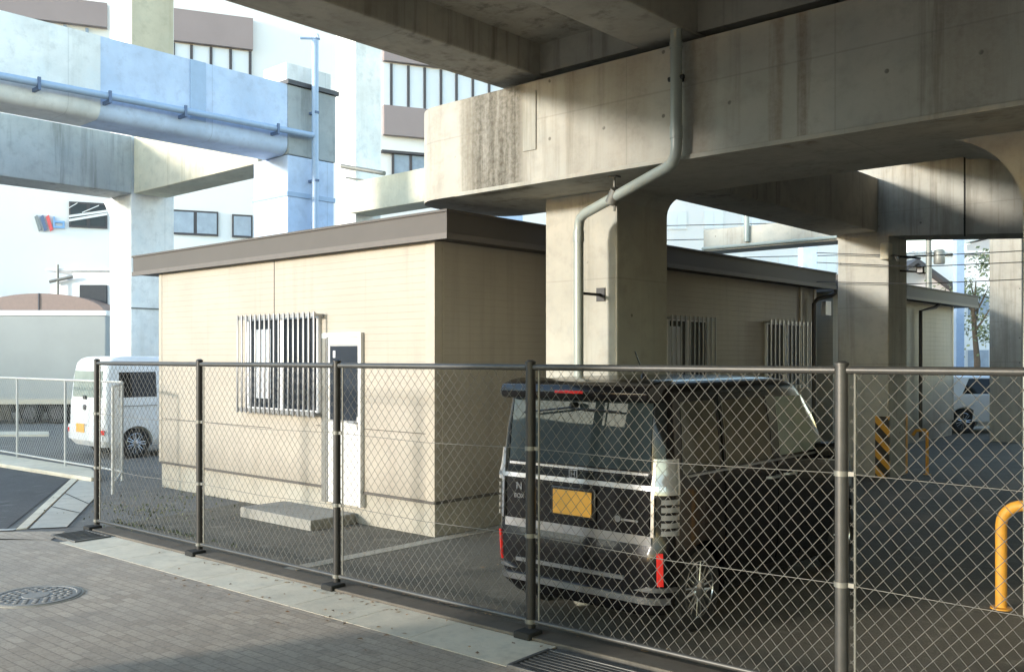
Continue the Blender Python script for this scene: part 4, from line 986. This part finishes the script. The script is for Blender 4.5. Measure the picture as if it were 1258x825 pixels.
# utility pole with wires
X = (1141-CX)*44/F
t = thing('utility_pole', 'thin grey utility pole far behind the second office', 'utility pole', WORLD, (X, 44, 0))
m = MB(); m.tube([(X, 44, 0), (X, 44, 9.5)], [.17, .11], 10); m.build('pole', 'galv', t)
for z in (7.4, 8.1): m = MB(); m.box(X-.9, X+.9, 43.85, 43.95, z, z+.1); m.build('crossarm', 'galv', t)
m = MB(); m.lathe((X+.45, 43.9, 6.2), (0, 0, 1), [(.22, 0), (.25, .05), (.25, .6), (.2, .68)], 14); m.build('transformer', 'galv', t)
for i, z in enumerate((7.55, 8.25, 6.7)):
    m = MB(); m.tube([(X-30, 44+i*.2, z+.3), (X-14, 44+i*.2, z-.25), (X, 43.8, z), (X+14, 44, z-.3), (X+30, 44, z+.3)], .02, 5)
    m.build('power_line', 'cable', o=(X, 44, z), label='%s power line carried by the far utility pole' % ('middle', 'highest', 'lowest')[i], cat='power line', group='power lines on the far pole')
# trees beyond
def tree(X, Y, h, r, n, label, seed):
    rnd = random.Random(seed); t = thing('broadleaf_tree', label, 'tree', WORLD, (X, Y, 0), 'trees beyond the second office')
    m = MB(); m.tube([(X, Y, 0), (X+.05, Y, h*.3), (X-.08, Y+.05, h*.6), (X, Y, h*.85)], [.16, .12, .08, .02], 8)
    for k in range(7):
        a = rnd.uniform(0, 2*PI); z = h*rnd.uniform(.35, .7); q = rnd.uniform(.5, .95)*r
        m.tube([(X, Y, z), (X+q*.5*math.cos(a), Y+q*.5*math.sin(a), z+.4), (X+q*math.cos(a), Y+q*math.sin(a), z+.9)], [.05, .035, .012], 5)
    m.build('trunk', 'bark', t)
    m = MB(); cl = [(rnd.gauss(0, r*.5), rnd.gauss(0, r*.5), h*rnd.uniform(.45, 1.0), rnd.uniform(.3, .6)) for _ in range(22)]
    for k in range(n):
        c = rnd.choice(cl); d = Vector((rnd.gauss(0, 1), rnd.gauss(0, 1), rnd.gauss(0, .8)))*c[3]*.6
        p_ = Vector((X+c[0], Y+c[1], c[2]))+d; u = Vector((rnd.gauss(0, 1), rnd.gauss(0, 1), rnd.gauss(0, 1))).normalized(); v = u.orthogonal().normalized(); s_ = rnd.uniform(.05, .11)
        m.poly([p_-u*s_, p_+v*s_*.6, p_+u*s_, p_-v*s_*.6])
    m.build('crown', 'leaf', t, smooth=0, recalc=False)
tree((1199-CX)*36/F, 36, 5.6, .8, 1100, 'slim green tree right of the light blue steel column', 3)
tree((1130-CX)*41/F, 41, 4.6, 1.2, 1400, 'low bushy tree in front of the dark-roofed house', 5)

# ------------------------------------------------------------------ weeds and litter
def weeds(name, spots, n, hgt, mat, seed, flat=False, kind='stuff'):
    rnd = random.Random(seed); m = MB()
    for k in range(n):
        cx, cy, rx, ry, ang = rnd.choice(spots)
        lx, ly = rnd.gauss(0, rx*.6), rnd.gauss(0, ry*.6); x = cx+lx*math.cos(ang)-ly*math.sin(ang); y = cy+lx*math.sin(ang)+ly*math.cos(ang)
        th = rnd.uniform(0, 2*PI); d = Vector((math.cos(th), math.sin(th), 0)); e = Vector((-d.y, d.x, 0))
        if flat:
            s_ = rnd.uniform(.012, .028); z = .012+rnd.random()*.006; tilt = Vector((0, 0, rnd.uniform(-.006, .01)))
            m.poly([Vector((x, y, z))-d*s_, Vector((x, y, z))+e*s_*.5+tilt, Vector((x, y, z))+d*s_, Vector((x, y, z))-e*s_*.5+tilt])
        else:
            hh = hgt*rnd.uniform(.3, 1); w_ = rnd.uniform(.004, .009); b = Vector((x, y, .006)); tp = b+Vector((0, 0, hh))+d*hh*rnd.uniform(.2, .9)
            m.poly([b-e*w_, b+e*w_, (b+tp)/2+e*w_*1.2+Vector((0, 0, hh*.15)), tp, (b+tp)/2-e*w_*1.2+Vector((0, 0, hh*.15))])
    return m.build(name, mat, smooth=0, kind=kind, recalc=False)
g1 = G(180, 628); g2 = G(150, 645); g3 = G(465, 632); g4 = G(215, 655); g5 = G(225, 612)
w = weeds('weeds', [(*g1, .9, .5, -.7), (*g1, .5, .3, -.7), (*g2, .35, .12, -.7), (*g3, .12, .06, -.7), (*g4, .8, .05, -.7), (*g5, .6, .4, 0)], 650, .035, 'weed', 4); w['label'] = 'thin weeds growing behind the fence foot and by the door step'
gl = G(160, 622); ge = G(320, 640); gf = G(470, 722); gh = G(560, 745)
d_ = weeds('fallen_leaves', [(*gl, .5, .3, -.7), (*ge, 2.5, .5, -.7), (*gf, .3, .06, -.7), (*gh, .4, .05, -.7), (*G(760, 800), .7, .12, -.7), (*G(250, 600), 1.5, .5, -.7), (*G(350, 745), 2.0, .25, -.7), (*G(420, 735), 1.6, .05, -.7)], 330, .02, 'dead', 6, True); d_['label'] = 'scattered dry brown leaves along the fence foot'

# ------------------------------------------------------------------ light, sky, camera
EL = math.radians(9.5); ld = Vector((.897*math.cos(EL), .442*math.cos(EL), -math.sin(EL)))
L = bpy.data.lights.new('sun', 'SUN'); L.energy = 1.0; L.angle = math.radians(5.0); L.color = (1.0, .94, .86)
so = bpy.data.objects.new('sun', L); COL.objects.link(so); so.rotation_euler = ld.to_track_quat('-Z', 'Y').to_euler(); so.location = (-30, -15, 20)
wd = bpy.data.worlds.new('World'); S.world = wd; wd.use_nodes = True; t = wd.node_tree
bg = t.nodes['Background']; sk = t.nodes.new('ShaderNodeTexSky'); sk.sky_type = 'NISHITA'; sk.sun_disc = False
sk.sun_elevation = EL; sk.sun_rotation = math.atan2(-.897, -.442); sk.air_density = 1.0; sk.dust_density = .2; sk.ozone_density = .8
t.links.new(sk.outputs[0], bg.inputs[0]); bg.inputs[1].default_value = .15
cam = bpy.data.cameras.new('camera'); cam.sensor_width = 36; cam.lens = 36*F/1258; cam.shift_y = (HY-412.5)/1258; cam.clip_end = 1000
co = bpy.data.objects.new('camera', cam); COL.objects.link(co); co.location = (0, 0, H); co.rotation_euler = (PI/2, 0, 0); S.camera = co
S.view_settings.view_transform = 'Standard'; S.view_settings.look = 'None'; S.view_settings.gamma = 1.0; S.view_settings.exposure = 2.4
S.cycles.max_bounces = 8
